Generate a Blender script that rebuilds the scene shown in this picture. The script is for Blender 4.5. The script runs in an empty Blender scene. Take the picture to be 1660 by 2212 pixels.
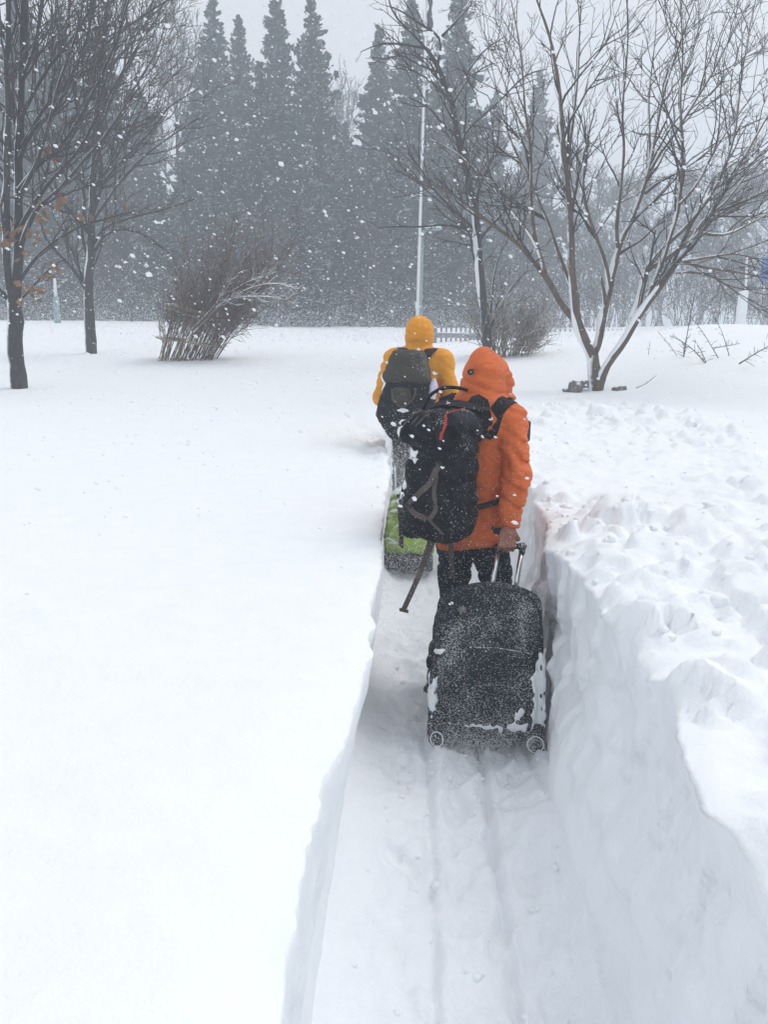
import bpy, math, random
import numpy as np
from mathutils import Matrix, Vector, Euler

R = math.radians
scene = bpy.context.scene
col = scene.collection
rng = np.random.default_rng(7)

# ------------------------------------------------------------------ camera
CAM = np.array([0.0, 0.0, 1.80])
PITCH, ROLL, VFOV = R(12.98), R(0.8), R(63.0)
cam_data = bpy.data.cameras.new('camera')
cam_data.sensor_fit = 'VERTICAL'
cam_data.angle = VFOV
cam_data.clip_start = 0.05
cam_data.clip_end = 2000
cam = bpy.data.objects.new('camera', cam_data)
cam.matrix_world = Matrix.Translation(CAM) @ Matrix.Rotation(math.pi/2 - PITCH, 4, 'X') @ Matrix.Rotation(ROLL, 4, 'Z')
col.objects.link(cam)
scene.camera = cam
CAMROT = np.array(cam.matrix_world.to_3x3())
FPX = 1106.0/math.tan(VFOV/2)          # focal length in the 1660x2212 measuring frame

# ------------------------------------------------------------------ world, sun, exposure
SUN_AZ, SUN_EL = R(60.0), R(58.0)       # direction towards the sun, from +Y towards +X
world = bpy.data.worlds.new('World')
scene.world = world
world.use_nodes = True
wn, wl = world.node_tree.nodes, world.node_tree.links
wn.clear()
sky = wn.new('ShaderNodeTexSky')
sky.sky_type = 'NISHITA'
sky.sun_disc = False
sky.sun_elevation = SUN_EL
sky.sun_rotation = SUN_AZ
sky.air_density = 1.0
sky.dust_density = 3.0
hs = wn.new('ShaderNodeHueSaturation')
hs.inputs['Saturation'].default_value = 0.12          # overcast: the blue is veiled by cloud
mixw = wn.new('ShaderNodeMix'); mixw.data_type = 'RGBA'
mixw.inputs['Factor'].default_value = 0.75
mixw.inputs[7].default_value = (6.5, 6.68, 7.15, 1)   # even cloud cover
bg = wn.new('ShaderNodeBackground')
bg.inputs['Strength'].default_value = 0.134
wo = wn.new('ShaderNodeOutputWorld')
wl.new(sky.outputs[0], hs.inputs['Color'])
wl.new(hs.outputs[0], mixw.inputs[6])
wl.new(mixw.outputs[2], bg.inputs['Color'])
wl.new(bg.outputs[0], wo.inputs['Surface'])

sun_data = bpy.data.lights.new('sun', 'SUN')
sun_data.energy = 1.25
sun_data.angle = R(35)
sun_data.color = (1.0, 0.97, 0.93)
sun = bpy.data.objects.new('sun', sun_data)
sd = Vector((math.sin(SUN_AZ)*math.cos(SUN_EL), math.cos(SUN_AZ)*math.cos(SUN_EL), math.sin(SUN_EL)))
sun.rotation_euler = sd.to_track_quat('Z', 'Y').to_euler()
sun.location = sd*30
col.objects.link(sun)

scene.view_settings.view_transform = 'Standard'
scene.view_settings.look = 'None'
scene.view_settings.exposure = 0.06
scene.view_settings.gamma = 1.0
scene.view_settings.use_curve_mapping = False
cy = scene.cycles
cy.max_bounces = 8
cy.diffuse_bounces = 6
cy.glossy_bounces = 2
cy.transmission_bounces = 3
cy.volume_bounces = 1
cy.transparent_max_bounces = 10
cy.use_denoising = True
cy.use_adaptive_sampling = True
cy.adaptive_threshold = 0.02
cy.caustics_reflective = False
cy.caustics_refractive = False

# ------------------------------------------------------------------ helpers
def ray(px, py):
    v = CAMROT @ np.array([(px-830.0)/FPX, (1106.0-py)/FPX, -1.0])
    return v

def at(px, py, d):
    """the point that the measuring frame shows at (px, py), at d metres ahead"""
    v = ray(px, py)
    return CAM + v*(d/v[1])

def on_z(px, py, z):
    v = ray(px, py)
    return CAM + v*((z-CAM[2])/v[2])

def _hash(ix, iy, iz, seed):
    h = ix.astype(np.int32).astype(np.uint32)*np.uint32(374761393)+iy.astype(np.int32).astype(np.uint32)*np.uint32(668265263)+iz.astype(np.int32).astype(np.uint32)*np.uint32(2147483629)+np.uint32((seed*974634777) & 0xffffffff)
    h = (h ^ (h >> np.uint32(13)))*np.uint32(1274126177)
    h = (h ^ (h >> np.uint32(16)))*np.uint32(2246822519)
    return ((h ^ (h >> np.uint32(15))) & np.uint32(0xffff)).astype(np.float32)*np.float32(1/65535.0)

def vnoise(x, y, z, seed=0):
    """smooth value noise, -1..1"""
    x, y, z = np.broadcast_arrays(np.asarray(x, np.float32), np.asarray(y, np.float32), np.asarray(z, np.float32))
    ix, iy, iz = np.floor(x), np.floor(y), np.floor(z)
    fx, fy, fz = x-ix, y-iy, z-iz
    u, v, w = fx*fx*(3-2*fx), fy*fy*(3-2*fy), fz*fz*(3-2*fz)
    r = 0
    for a in (0, 1):
        for b in (0, 1):
            for c in (0, 1):
                k = (u if a else 1-u)*(v if b else 1-v)*(w if c else 1-w)
                r = r + k*_hash(ix+a, iy+b, iz+c, seed)
    return r*2-1

def fbm(x, y, z, oct=3, seed=0):
    s, a, t = 0, 1.0, 0
    for i in range(oct):
        s = s + a*vnoise(x*2**i, y*2**i, z*2**i, seed+i*17)
        t += a
        a *= 0.5
    return s/t

def sstep(a, b, x):
    t = np.clip((x-a)/(b-a), 0, 1)
    return t*t*(3-2*t)

def new_mesh(name, verts, faces, smooth=True):
    """faces: (n,3) or (n,4) array, or list of such arrays"""
    me = bpy.data.meshes.new(name)
    verts = np.asarray(verts, np.float32)
    if not isinstance(faces, (list, tuple)):
        faces = [faces]
    faces = [np.asarray(f, np.int32) for f in faces if len(f)]
    me.vertices.add(len(verts))
    me.vertices.foreach_set('co', verts.ravel())
    n = sum(len(f) for f in faces)
    nl = sum(f.size for f in faces)
    me.loops.add(nl)
    me.polygons.add(n)
    me.loops.foreach_set('vertex_index', np.concatenate([f.ravel() for f in faces]))
    sizes = np.concatenate([np.full(len(f), f.shape[1], np.int32) for f in faces])
    starts = np.concatenate([[0], np.cumsum(sizes)[:-1]]).astype(np.int32)
    me.polygons.foreach_set('loop_start', starts)
    me.polygons.foreach_set('use_smooth', np.full(n, smooth, bool))
    me.update(calc_edges=True)
    me.validate()
    return me

def link(name, me, mat=None, parent=None, matrix=None):
    o = bpy.data.objects.new(name, me)
    col.objects.link(o)
    if me is not None and mat is not None:
        if not me.materials:
            me.materials.append(mat)
    if parent is not None:
        o.parent = parent
    if matrix is not None:
        o.matrix_local = matrix
    return o

def tag(o, label=None, cat=None, group=None, kind=None):
    for k, v in (('label', label), ('category', cat), ('group', group), ('kind', kind)):
        if v:
            o[k] = v
    return o

def empty(name, loc=(0, 0, 0), rz=0.0, scale=1.0):
    o = bpy.data.objects.new(name, None)
    o.location = loc
    o.rotation_euler = (0, 0, rz)
    o.scale = (scale,)*3
    o.empty_display_size = 0.2
    col.objects.link(o)
    return o

def copy_tree(o, parent=None):
    c = o.copy()
    col.objects.link(c)
    c.parent = parent
    for ch in list(o.children):
        copy_tree(ch, c)
    return c

# ---- tubes -------------------------------------------------------
class Tubes:
    def __init__(self):
        self.v, self.f, self.n = [], [], 0
    def add(self, pts, rad, sides=5, cap=True):
        pts = np.asarray(pts, float)
        rad = np.asarray(rad, float)
        m = len(pts)
        tan = np.empty_like(pts)
        tan[1:-1] = pts[2:]-pts[:-2]
        tan[0] = pts[1]-pts[0]
        tan[-1] = pts[-1]-pts[-2]
        tan /= np.linalg.norm(tan, axis=1)[:, None]+1e-12
        ref = np.array([0.31, 0.87, 0.13]) if abs(tan[0][1]) < 0.8 else np.array([0.9, 0.1, 0.2])
        u = np.cross(tan, ref); u /= np.linalg.norm(u, axis=1)[:, None]+1e-12
        w = np.cross(tan, u)
        a = np.arange(sides)*(2*math.pi/sides)
        ring = pts[:, None, :] + rad[:, None, None]*(np.cos(a)[None, :, None]*u[:, None, :] + np.sin(a)[None, :, None]*w[:, None, :])
        self.v.append(ring.reshape(-1, 3))
        i = np.arange(m-1)[:, None]*sides
        j = np.arange(sides)[None, :]
        jn = (j+1) % sides
        q = np.stack([i+j, i+jn, i+sides+jn, i+sides+j], axis=-1).reshape(-1, 4) + self.n
        self.f.append(q)
        self.n += m*sides
        if cap:
            self.v.append(np.stack([pts[0], pts[-1]]))
            c0, c1 = self.n, self.n+1
            b0, b1 = self.n-m*sides, self.n-sides
            k = np.arange(sides); kn = (k+1) % sides
            # caps as degenerate-free quads: centre used twice is avoided by triangles kept separately
            self.t = getattr(self, 't', [])
            self.t.append(np.stack([np.full(sides, c0), b0+kn, b0+k], 1))
            self.t.append(np.stack([np.full(sides, c1), b1+k, b1+kn], 1))
            self.n += 2
    def mesh(self, name, smooth=True):
        fs = [np.concatenate(self.f)]
        if getattr(self, 't', None):
            fs.append(np.concatenate(self.t))
        return new_mesh(name, np.concatenate(self.v), fs, smooth)

def resample(pts, n):
    pts = np.asarray(pts, float)
    seg = np.linalg.norm(np.diff(pts, axis=0), axis=1)
    s = np.concatenate([[0], np.cumsum(seg)])
    # Catmull-like smoothing through cubic interpolation on each axis
    t = np.linspace(0, s[-1], n)
    out = np.stack([np.interp(t, s, pts[:, k]) for k in range(3)], 1)
    if n > 4 and len(pts) > 2:
        for _ in range(2):
            out[1:-1] = 0.25*out[:-2]+0.5*out[1:-1]+0.25*out[2:]
    return out

# ---- ribbons (webbing straps) ------------------------------------
def ribbon_mesh(name, pts, width, thick, normal, n=24):
    """a flat band through pts; normal: array of outward normals at the points, or one vector"""
    pts = np.asarray(pts, float)
    nor = np.asarray(normal, float)
    if nor.ndim == 1:
        nor = np.repeat(nor[None], len(pts), 0)
    seg = np.concatenate([[0], np.cumsum(np.linalg.norm(np.diff(pts, axis=0), axis=1))])
    t = np.linspace(0, seg[-1], n)
    P = np.stack([np.interp(t, seg, pts[:, k]) for k in range(3)], 1)
    N = np.stack([np.interp(t, seg, nor[:, k]) for k in range(3)], 1)
    for _ in range(2):
        P[1:-1] = 0.25*P[:-2]+0.5*P[1:-1]+0.25*P[2:]
    T = np.gradient(P, axis=0)
    T /= np.linalg.norm(T, axis=1)[:, None]+1e-9
    N = N-(N*T).sum(1)[:, None]*T
    N /= np.linalg.norm(N, axis=1)[:, None]+1e-9
    S = np.cross(T, N)
    w = np.interp(t, seg, np.full(len(seg), width/2) if np.isscalar(width) else np.asarray(width)/2)[:, None]
    h = thick/2
    ring = np.stack([P-S*w-N*h, P+S*w-N*h, P+S*w+N*h, P-S*w+N*h], 1)
    v = ring.reshape(-1, 3)
    i = np.arange(n-1)[:, None]*4
    j = np.arange(4)[None]
    jn = (j+1) % 4
    q = np.stack([i+j, i+jn, i+4+jn, i+4+j], -1).reshape(-1, 4)
    caps = np.array([[3, 2, 1, 0], [4*n-4, 4*n-3, 4*n-2, 4*n-1]])
    return new_mesh(name, v, np.concatenate([q, caps]), smooth=False)

def ribbon(name, parent, mat, pts, width, normal, thick=0.004, n=24, label=None):
    o = link(name, ribbon_mesh(name, pts, width, thick, normal, n), mat, parent)
    if label:
        o['label'] = label
    return o

# ---- signed distance surfaces ------------------------------------
def cap(P, a, b, ra, rb, sx=1, sy=1, sz=1):
    s = np.array([sx, sy, sz], float)
    a, b = np.asarray(a, float)/s, np.asarray(b, float)/s
    Q = P/s
    ba = b-a
    t = np.clip(((Q-a) @ ba)/max(ba @ ba, 1e-9), 0, 1)
    d = np.linalg.norm(Q-a-t[..., None]*ba, axis=-1)-(ra+(rb-ra)*t)
    return d*min(sx, sy, sz)

def ell(P, c, r):
    r = np.asarray(r, float)
    q = (P-np.asarray(c, float))/r
    k0 = np.linalg.norm(q, axis=-1)
    k1 = np.linalg.norm(q/r, axis=-1)+1e-9
    return k0*(k0-1)/k1

def rbox(P, c, h, r):
    q = np.abs(P-np.asarray(c, float))-(np.asarray(h, float)-r)
    return np.linalg.norm(np.maximum(q, 0), axis=-1)+np.minimum(q.max(-1), 0)-r

def smin(a, b, k):
    h = np.clip(0.5+0.5*(b-a)/k, 0, 1)
    return b+(a-b)*h-k*h*(1-h)

def smax(a, b, k):
    return -smin(-a, -b, k)

def sdf_mesh(name, f, lo, hi, cell):
    lo, hi = np.asarray(lo, float), np.asarray(hi, float)
    n = np.maximum(np.ceil((hi-lo)/cell).astype(int)+1, 3)
    ax = [lo[k]+np.arange(n[k])*cell for k in range(3)]
    # coarse pass first; only blocks near the surface are sampled finely
    B = 4
    nb = (n+B-1)//B
    cax = [lo[k]+(np.arange(nb[k])*B+(B-1)/2)*cell for k in range(3)]
    C = np.stack(np.meshgrid(*cax, indexing='ij'), -1)
    Dc = f(C)
    act_b = np.abs(Dc) < B*cell*1.25+0.012
    Df = np.repeat(np.repeat(np.repeat(np.where(Dc < 0, -1.0, 1.0), B, 0), B, 1), B, 2)
    bi = np.argwhere(act_b)
    off = np.stack(np.meshgrid(*[np.arange(B)]*3, indexing='ij'), -1).reshape(-1, 3)
    ii = (bi[:, None, :]*B+off[None]).reshape(-1, 3)
    Df[ii[:, 0], ii[:, 1], ii[:, 2]] = f((lo+ii*cell)[:, None, :])[:, 0]
    D = np.ascontiguousarray(Df[:n[0], :n[1], :n[2]]).astype(np.float32)
    D[0], D[-1], D[:, 0], D[:, -1], D[:, :, 0], D[:, :, -1] = [np.maximum(d, 1e-3) for d in (D[0], D[-1], D[:, 0], D[:, -1], D[:, :, 0], D[:, :, -1])]
    S = D < 0
    acc = np.zeros(tuple(n-1)+(3,), np.float32)
    cnt = np.zeros(tuple(n-1), np.float32)
    def sl(o):
        return tuple(slice(o[k], n[k]-1+o[k]) for k in range(3))
    corners = [(a, b, c) for a in (0, 1) for b in (0, 1) for c in (0, 1)]
    for o in corners:
        for k in range(3):
            if o[k]:
                continue
            o2 = list(o); o2[k] = 1
            d0, d1 = D[sl(o)], D[sl(o2)]
            m = S[sl(o)] != S[sl(o2)]
            t = np.where(m, d0/(d0-d1+1e-20), 0)
            p = [np.full(t.shape, o[j], np.float32) for j in range(3)]
            p[k] = t
            for j in range(3):
                acc[..., j] += np.where(m, p[j], 0)
            cnt += m
    act = cnt > 0
    idx = np.full(act.shape, -1, np.int64)
    idx[act] = np.arange(act.sum())
    ijk = np.argwhere(act)
    V = lo+(ijk+acc[act]/cnt[act][:, None])*cell
    quads = []
    for k in range(3):
        e = [slice(None)]*3
        a0, a1 = list(e), list(e)
        a0[k], a1[k] = slice(0, n[k]-1), slice(1, n[k])
        m = S[tuple(a0)] != S[tuple(a1)]
        E = np.argwhere(m)
        u, w = (k+1) % 3, (k+2) % 3
        ok = (E[:, u] > 0) & (E[:, w] > 0) & (E[:, u] < n[u]-1) & (E[:, w] < n[w]-1)
        E = E[ok]
        def ci(du, dw):
            c = E.copy(); c[:, u] += du; c[:, w] += dw
            return idx[c[:, 0], c[:, 1], c[:, 2]]
        q = np.stack([ci(-1, -1), ci(0, -1), ci(0, 0), ci(-1, 0)], 1)
        flip = ~S[tuple(E.T)]
        q[flip] = q[flip][:, ::-1]
        quads.append(q)
    return new_mesh(name, V, np.concatenate(quads))

def box_mesh(name, c, h, bevel=0.0):
    f = lambda P: rbox(P, c, h, max(bevel, 1e-4))
    c, h = np.asarray(c, float), np.asarray(h, float)
    s = np.array([[-1, -1, -1], [1, -1, -1], [1, 1, -1], [-1, 1, -1], [-1, -1, 1], [1, -1, 1], [1, 1, 1], [-1, 1, 1]], float)
    q = np.array([[3, 2, 1, 0], [4, 5, 6, 7], [0, 1, 5, 4], [1, 2, 6, 5], [2, 3, 7, 6], [3, 0, 4, 7]])
    if bevel <= 0:
        return new_mesh(name, c+s*h, q, smooth=False)
    # chamfered box: every corner split in three
    v = []
    for k in s:
        for ax in range(3):
            d = np.full(3, -1.0); d[ax] = 0
            v.append(c+k*(h+bevel*d))
    v = np.array(v)
    import bmesh
    bm = bmesh.new()
    for p in v:
        bm.verts.new(p)
    bmesh.ops.convex_hull(bm, input=bm.verts)
    me = bpy.data.meshes.new(name)
    bm.to_mesh(me)
    bm.free()
    return me

# ------------------------------------------------------------------ materials
def mat_new(name):
    m = bpy.data.materials.new(name)
    m.use_nodes = True
    nt = m.node_tree
    b = nt.nodes['Principled BSDF']
    return m, nt, b

def N(nt, kind, **kw):
    n = nt.nodes.new(kind)
    for k, v in kw.items():
        if k in n.inputs:
            n.inputs[k].default_value = v
        else:
            setattr(n, k, v)
    return n

def coords(nt, scale=(1, 1, 1), kind='Object'):
    tc = N(nt, 'ShaderNodeTexCoord')
    mp = N(nt, 'ShaderNodeMapping')
    mp.inputs['Scale'].default_value = scale
    nt.links.new(tc.outputs[kind], mp.inputs['Vector'])
    return mp.outputs[0]

def noise(nt, vec, scale, detail=3, rough=0.55):
    n = N(nt, 'ShaderNodeTexNoise')
    n.inputs['Scale'].default_value = scale
    n.inputs['Detail'].default_value = detail
    n.inputs['Roughness'].default_value = rough
    if vec is not None:
        nt.links.new(vec, n.inputs['Vector'])
    return n.outputs['Fac']

def ramp(nt, fac, stops):
    r = N(nt, 'ShaderNodeValToRGB')
    e = r.color_ramp.elements
    while len(e) < len(stops):
        e.new(0.5)
    for k, (p, c) in enumerate(stops):
        e[k].position = p
        e[k].color = c if len(c) == 4 else (*c, 1)
    nt.links.new(fac, r.inputs[0])
    return r.outputs[0]

def mixc(nt, fac, a, b):
    m = N(nt, 'ShaderNodeMix')
    m.data_type = 'RGBA'
    for s, v in ((0, fac), (6, a), (7, b)):
        if hasattr(v, 'links') or hasattr(v, 'is_linked'):
            nt.links.new(v, m.inputs[s])
        elif s == 0:
            m.inputs[0].default_value = v
        else:
            m.inputs[s].default_value = (*v, 1) if len(v) == 3 else v
    return m.outputs[2]

def math_(nt, op, a, b=None, c=None):
    m = N(nt, 'ShaderNodeMath')
    m.operation = op
    for k, v in enumerate((a, b, c)):
        if v is None:
            continue
        if hasattr(v, 'is_linked'):
            nt.links.new(v, m.inputs[k])
        else:
            m.inputs[k].default_value = v
    return m.outputs[0]

def bump(nt, b, h, strength, dist):
    n = N(nt, 'ShaderNodeBump')
    n.inputs['Strength'].default_value = strength
    n.inputs['Distance'].default_value = dist
    nt.links.new(h, n.inputs['Height'])
    nt.links.new(n.outputs[0], b.inputs['Normal'])
    return n

SNOW = (0.885, 0.91, 0.93)
WIND = np.array([-0.80, -0.30, 0.52]); WIND /= np.linalg.norm(WIND)

def facing(nt, d, lo, hi, noise_fac=None, namp=0.5):
    """0..1 mask for faces turned towards d (where wind packs snow), broken up by noise"""
    g = N(nt, 'ShaderNodeNewGeometry')
    dp = N(nt, 'ShaderNodeVectorMath'); dp.operation = 'DOT_PRODUCT'
    nt.links.new(g.outputs['Normal'], dp.inputs[0])
    dp.inputs[1].default_value = d
    v = dp.outputs['Value']
    if noise_fac is not None:
        v = math_(nt, 'ADD', v, math_(nt, 'MULTIPLY', math_(nt, 'SUBTRACT', noise_fac, 0.5), namp*2))
    mr = N(nt, 'ShaderNodeMapRange'); mr.clamp = True
    mr.inputs['From Min'].default_value = lo
    mr.inputs['From Max'].default_value = hi
    nt.links.new(v, mr.inputs['Value'])
    return mr.outputs[0]

def snow_mat(name, fine=1.0, tint=SNOW, grit=False, dist=0.02):
    m, nt, b = mat_new(name)
    v = coords(nt)
    n1 = noise(nt, v, 9, 5, 0.6)
    n2 = noise(nt, v, 70, 4, 0.6)
    c = ramp(nt, n1, [(0.3, tuple(0.965*x for x in tint)), (0.7, tint)])
    if grit:
        g = noise(nt, v, 26, 6, 0.75)
        c = mixc(nt, ramp(nt, g, [(0.70, (0, 0, 0)), (0.74, (0.5,)*3)]), c, (0.36, 0.35, 0.35))
    nt.links.new(c, b.inputs['Base Color'])
    b.inputs['Roughness'].default_value = 0.75
    b.inputs['Specular IOR Level'].default_value = 0.25
    h = math_(nt, 'ADD', math_(nt, 'MULTIPLY', n1, 1.0), math_(nt, 'MULTIPLY', n2, 0.22))
    bump(nt, b, h, 0.35*fine, dist)
    return m

def plain_mat(name, c, rough=0.6, metal=0.0, var=0.15, scale=40, bumpy=0.2, spec=0.4):
    m, nt, b = mat_new(name)
    v = coords(nt)
    n = noise(nt, v, scale, 4)
    lo = tuple(max(0, x*(1-var)) for x in c); hi = tuple(min(1, x*(1+var)) for x in c)
    nt.links.new(ramp(nt, n, [(0.3, lo), (0.7, hi)]), b.inputs['Base Color'])
    b.inputs['Roughness'].default_value = rough
    b.inputs['Metallic'].default_value = metal
    b.inputs['Specular IOR Level'].default_value = spec
    if bumpy:
        bump(nt, b, n, bumpy, 0.004)
    return m

def dusted_mat(name, c, rough=0.7, amount=0.5, speck=120, up=0.0, var=0.12, weave=300, patch=6.0, bumpy=0.25, spec=0.3, frost=0.85, fold=0.0):
    """cloth or fabric with grains of snow caught in it; amount sets how much"""
    m, nt, b = mat_new(name)
    v = coords(nt)
    n = noise(nt, v, 14, 4)
    base = ramp(nt, n, [(0.3, tuple(x*(1-var) for x in c)), (0.7, tuple(min(1, x*(1+var)) for x in c))])
    sp = noise(nt, v, speck, 2, 0.7)
    pt = noise(nt, v, patch, 4, 0.6)
    s = math_(nt, 'ADD', sp, math_(nt, 'MULTIPLY', math_(nt, 'SUBTRACT', pt, 0.5), 0.75))
    lo = 0.80-0.32*amount
    mask = ramp(nt, s, [(lo, (0, 0, 0)), (min(lo+0.10, 1.0), (frost,)*3)])
    if up > 0:
        f = facing(nt, (-0.45, -0.2, 0.87), 0.86-0.3*up, 1.02-0.2*up, pt, 0.5)
        mx = N(nt, 'ShaderNodeMath'); mx.operation = 'MAXIMUM'
        nt.links.new(mask, mx.inputs[0]); nt.links.new(f, mx.inputs[1])
        mask = mx.outputs[0]
    nt.links.new(mixc(nt, mask, base, SNOW), b.inputs['Base Color'])
    b.inputs['Roughness'].default_value = rough
    b.inputs['Specular IOR Level'].default_value = spec
    w = noise(nt, v, weave, 2)
    h = math_(nt, 'ADD', math_(nt, 'MULTIPLY', n, 0.6), math_(nt, 'MULTIPLY', w, 0.25))
    h = math_(nt, 'ADD', h, math_(nt, 'MULTIPLY', mask, 0.25))
    if fold:
        vf = coords(nt, (1.0, 1.0, 2.2))
        wv = N(nt, 'ShaderNodeTexNoise'); wv.inputs['Scale'].default_value = 5.5; wv.inputs['Detail'].default_value = 2.5
        wv.inputs['Distortion'].default_value = 1.1
        nt.links.new(vf, wv.inputs['Vector'])
        ridge = math_(nt, 'POWER', math_(nt, 'ABSOLUTE', math_(nt, 'SUBTRACT', wv.outputs['Fac'], 0.5)), 0.6)
        h = math_(nt, 'ADD', h, math_(nt, 'MULTIPLY', ridge, fold))
    bump(nt, b, h, bumpy, 0.008)
    return m

def bark_mat(name, c, snow_lo=0.45, snow_hi=0.7, namp=0.5, scale=18):
    m, nt, b = mat_new(name)
    v = coords(nt, (1, 1, 0.35))
    n = noise(nt, v, scale, 5, 0.65)
    base = ramp(nt, n, [(0.25, tuple(x*0.55 for x in c)), (0.55, c), (0.8, tuple(min(1, x*1.6) for x in c))])
    v2 = coords(nt)
    n2 = noise(nt, v2, 7, 5, 0.7)
    f = facing(nt, tuple(WIND), snow_lo, snow_hi, n2, namp)
    nt.links.new(mixc(nt, f, base, SNOW), b.inputs['Base Color'])
    b.inputs['Roughness'].default_value = 0.9
    b.inputs['Specular IOR Level'].default_value = 0.2
    bump(nt, b, math_(nt, 'ADD', n, math_(nt, 'MULTIPLY', f, 0.4)), 0.7, 0.015)
    return m

M = {}
M['snow'] = snow_mat('snow_surface', 1.5)
M['snow_path'] = snow_mat('trodden_snow', 1.7, (0.88, 0.90, 0.925), grit=True, dist=0.03)
M['snow_clump'] = snow_mat('clinging_snow', 1.6)
M['orange'] = dusted_mat('orange_shell', (0.645, 0.138, 0.030), 0.65, 0.10, 110, 0.0, 0.10, 400, 3.0, 0.6, fold=4.0)
M['yellow'] = dusted_mat('yellow_shell', (0.78, 0.315, 0.012), 0.65, 0.15, 90, 0.0, 0.08, 400, 3.0, 0.6, fold=4.0)
M['black_pack'] = dusted_mat('black_pack_cloth', (0.011, 0.013, 0.017), 0.6, 0.33, 130, 0.0, 0.4, 300, 7.0, 0.5, spec=0.12)
M['pack_smooth'] = dusted_mat('black_webbing', (0.014, 0.014, 0.017), 0.55, 0.22, 120, 0.0, 0.2, 400, 5.0, 0.3, spec=0.12)
M['olive'] = dusted_mat('olive_pack_cloth', (0.052, 0.050, 0.038), 0.75, 0.25, 90, 0.0, 0.2, 300, 5.0, 0.3)
M['grey_web'] = dusted_mat('grey_brown_webbing', (0.095, 0.076, 0.072), 0.7, 0.22, 140, 0.0, 0.15, 500, 6.0, 0.2)
M['jeans'] = dusted_mat('dark_trousers', (0.017, 0.026, 0.036), 0.8, 0.30, 150, 0.0, 0.25, 400, 5.0, 0.3, spec=0.1)
M['grey_trousers'] = dusted_mat('grey_snowy_trousers', (0.055, 0.055, 0.060), 0.8, 0.70, 60, 0.2, 0.2, 300, 5.0, 0.3)
M['suitcase'] = dusted_mat('black_suitcase_cloth', (0.020, 0.026, 0.031), 0.75, 0.70, 170, 0.0, 0.3, 300, 4.5, 0.35, frost=0.50, spec=0.12)
M['rubber'] = dusted_mat('black_rubber', (0.018, 0.018, 0.020), 0.5, 0.45, 170, 0.0, 0.2, 200, 8.0, 0.3)
M['green'] = dusted_mat('green_bag_cloth', (0.27, 0.385, 0.040), 0.65, 0.70, 110, 0.35, 0.25, 300, 4.0, 0.3)
M['steel'] = plain_mat('bare_aluminium', (0.78, 0.79, 0.80), 0.22, 1.0, 0.05, 60, 0.05)
M['red'] = plain_mat('red_piping', (0.42, 0.03, 0.02), 0.6)
M['skin'] = plain_mat('cold_skin', (0.38, 0.165, 0.115), 0.6, 0, 0.18, 55, 0.25)
M['boot'] = plain_mat('boot_leather', (0.03, 0.028, 0.026), 0.6)
M['bottle'] = plain_mat('pale_bottle', (0.62, 0.60, 0.74), 0.35, 0, 0.05)
M['badge'] = plain_mat('grey_badge', (0.16, 0.16, 0.15), 0.4, 0.5, 0.05)
M['bark_grey'] = bark_mat('grey_bark', (0.060, 0.057, 0.058), 0.72, 0.95, 0.35)
M['bark_brown'] = bark_mat('brown_bark', (0.135, 0.105, 0.085), 0.62, 0.84, 0.40)
M['bark_dark'] = bark_mat('dark_twigs', (0.074, 0.064, 0.064), 0.84, 1.10, 0.38)
M['bark_far'] = bark_mat('far_twigs', (0.062, 0.050, 0.052), 0.85, 1.1, 0.3)
M['bush'] = bark_mat('red_brown_stems', (0.125, 0.074, 0.055), 0.84, 1.08, 0.45)
M['bush_tan'] = bark_mat('tan_stems', (0.20, 0.165, 0.13), 0.66, 0.95, 0.45)
M['straw'] = dusted_mat('straw_rope', (0.30, 0.255, 0.175), 0.9, 0.5, 60, 0.3)
M['leaf'] = plain_mat('withered_leaf', (0.23, 0.135, 0.065), 0.8, 0, 0.35, 8, 0.1)
M['leaf_red'] = plain_mat('withered_red_leaf', (0.24, 0.07, 0.04), 0.8, 0, 0.3, 8, 0.1)
M['pole'] = plain_mat('white_pole_paint', (0.78, 0.80, 0.80), 0.4, 0.0, 0.05)
M['teal'] = plain_mat('teal_grey_paint', (0.22, 0.30, 0.30), 0.5, 0.0, 0.08)
M['flag'] = plain_mat('dark_flag_cloth', (0.06, 0.065, 0.08), 0.8, 0.0, 0.2)
M['fence'] = plain_mat('grey_fence_paint', (0.22, 0.23, 0.25), 0.6, 0.0, 0.15)
M['blue'] = plain_mat('blue_sign_face', (0.06, 0.12, 0.42), 0.4, 0.0, 0.05)
M['stone'] = dusted_mat('grey_stone', (0.16, 0.15, 0.145), 0.9, 0.35, 60, 0.5)

def conifer_mat():
    m, nt, b = mat_new('evergreen_foliage')
    v = coords(nt)
    n = noise(nt, v, 1.3, 3)
    base = ramp(nt, n, [(0.3, (0.018, 0.034, 0.034)), (0.7, (0.042, 0.064, 0.058))])
    oi = N(nt, 'ShaderNodeObjectInfo')
    hv = N(nt, 'ShaderNodeHueSaturation')
    nt.links.new(base, hv.inputs['Color'])
    nt.links.new(math_(nt, 'ADD', math_(nt, 'MULTIPLY', oi.outputs['Random'], 0.9), 0.6), hv.inputs['Value'])
    base = hv.outputs[0]
    n2 = noise(nt, v, 2.2, 4, 0.7)
    f = math_(nt, 'MULTIPLY', facing(nt, (-0.3, -0.3, 0.90), 0.25, 0.95, n2, 0.75), 0.34)
    nt.links.new(mixc(nt, f, base, SNOW), b.inputs['Base Color'])
    b.inputs['Roughness'].default_value = 0.85
    b.inputs['Specular IOR Level'].default_value = 0.15
    return m
M['conifer'] = conifer_mat()

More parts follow.
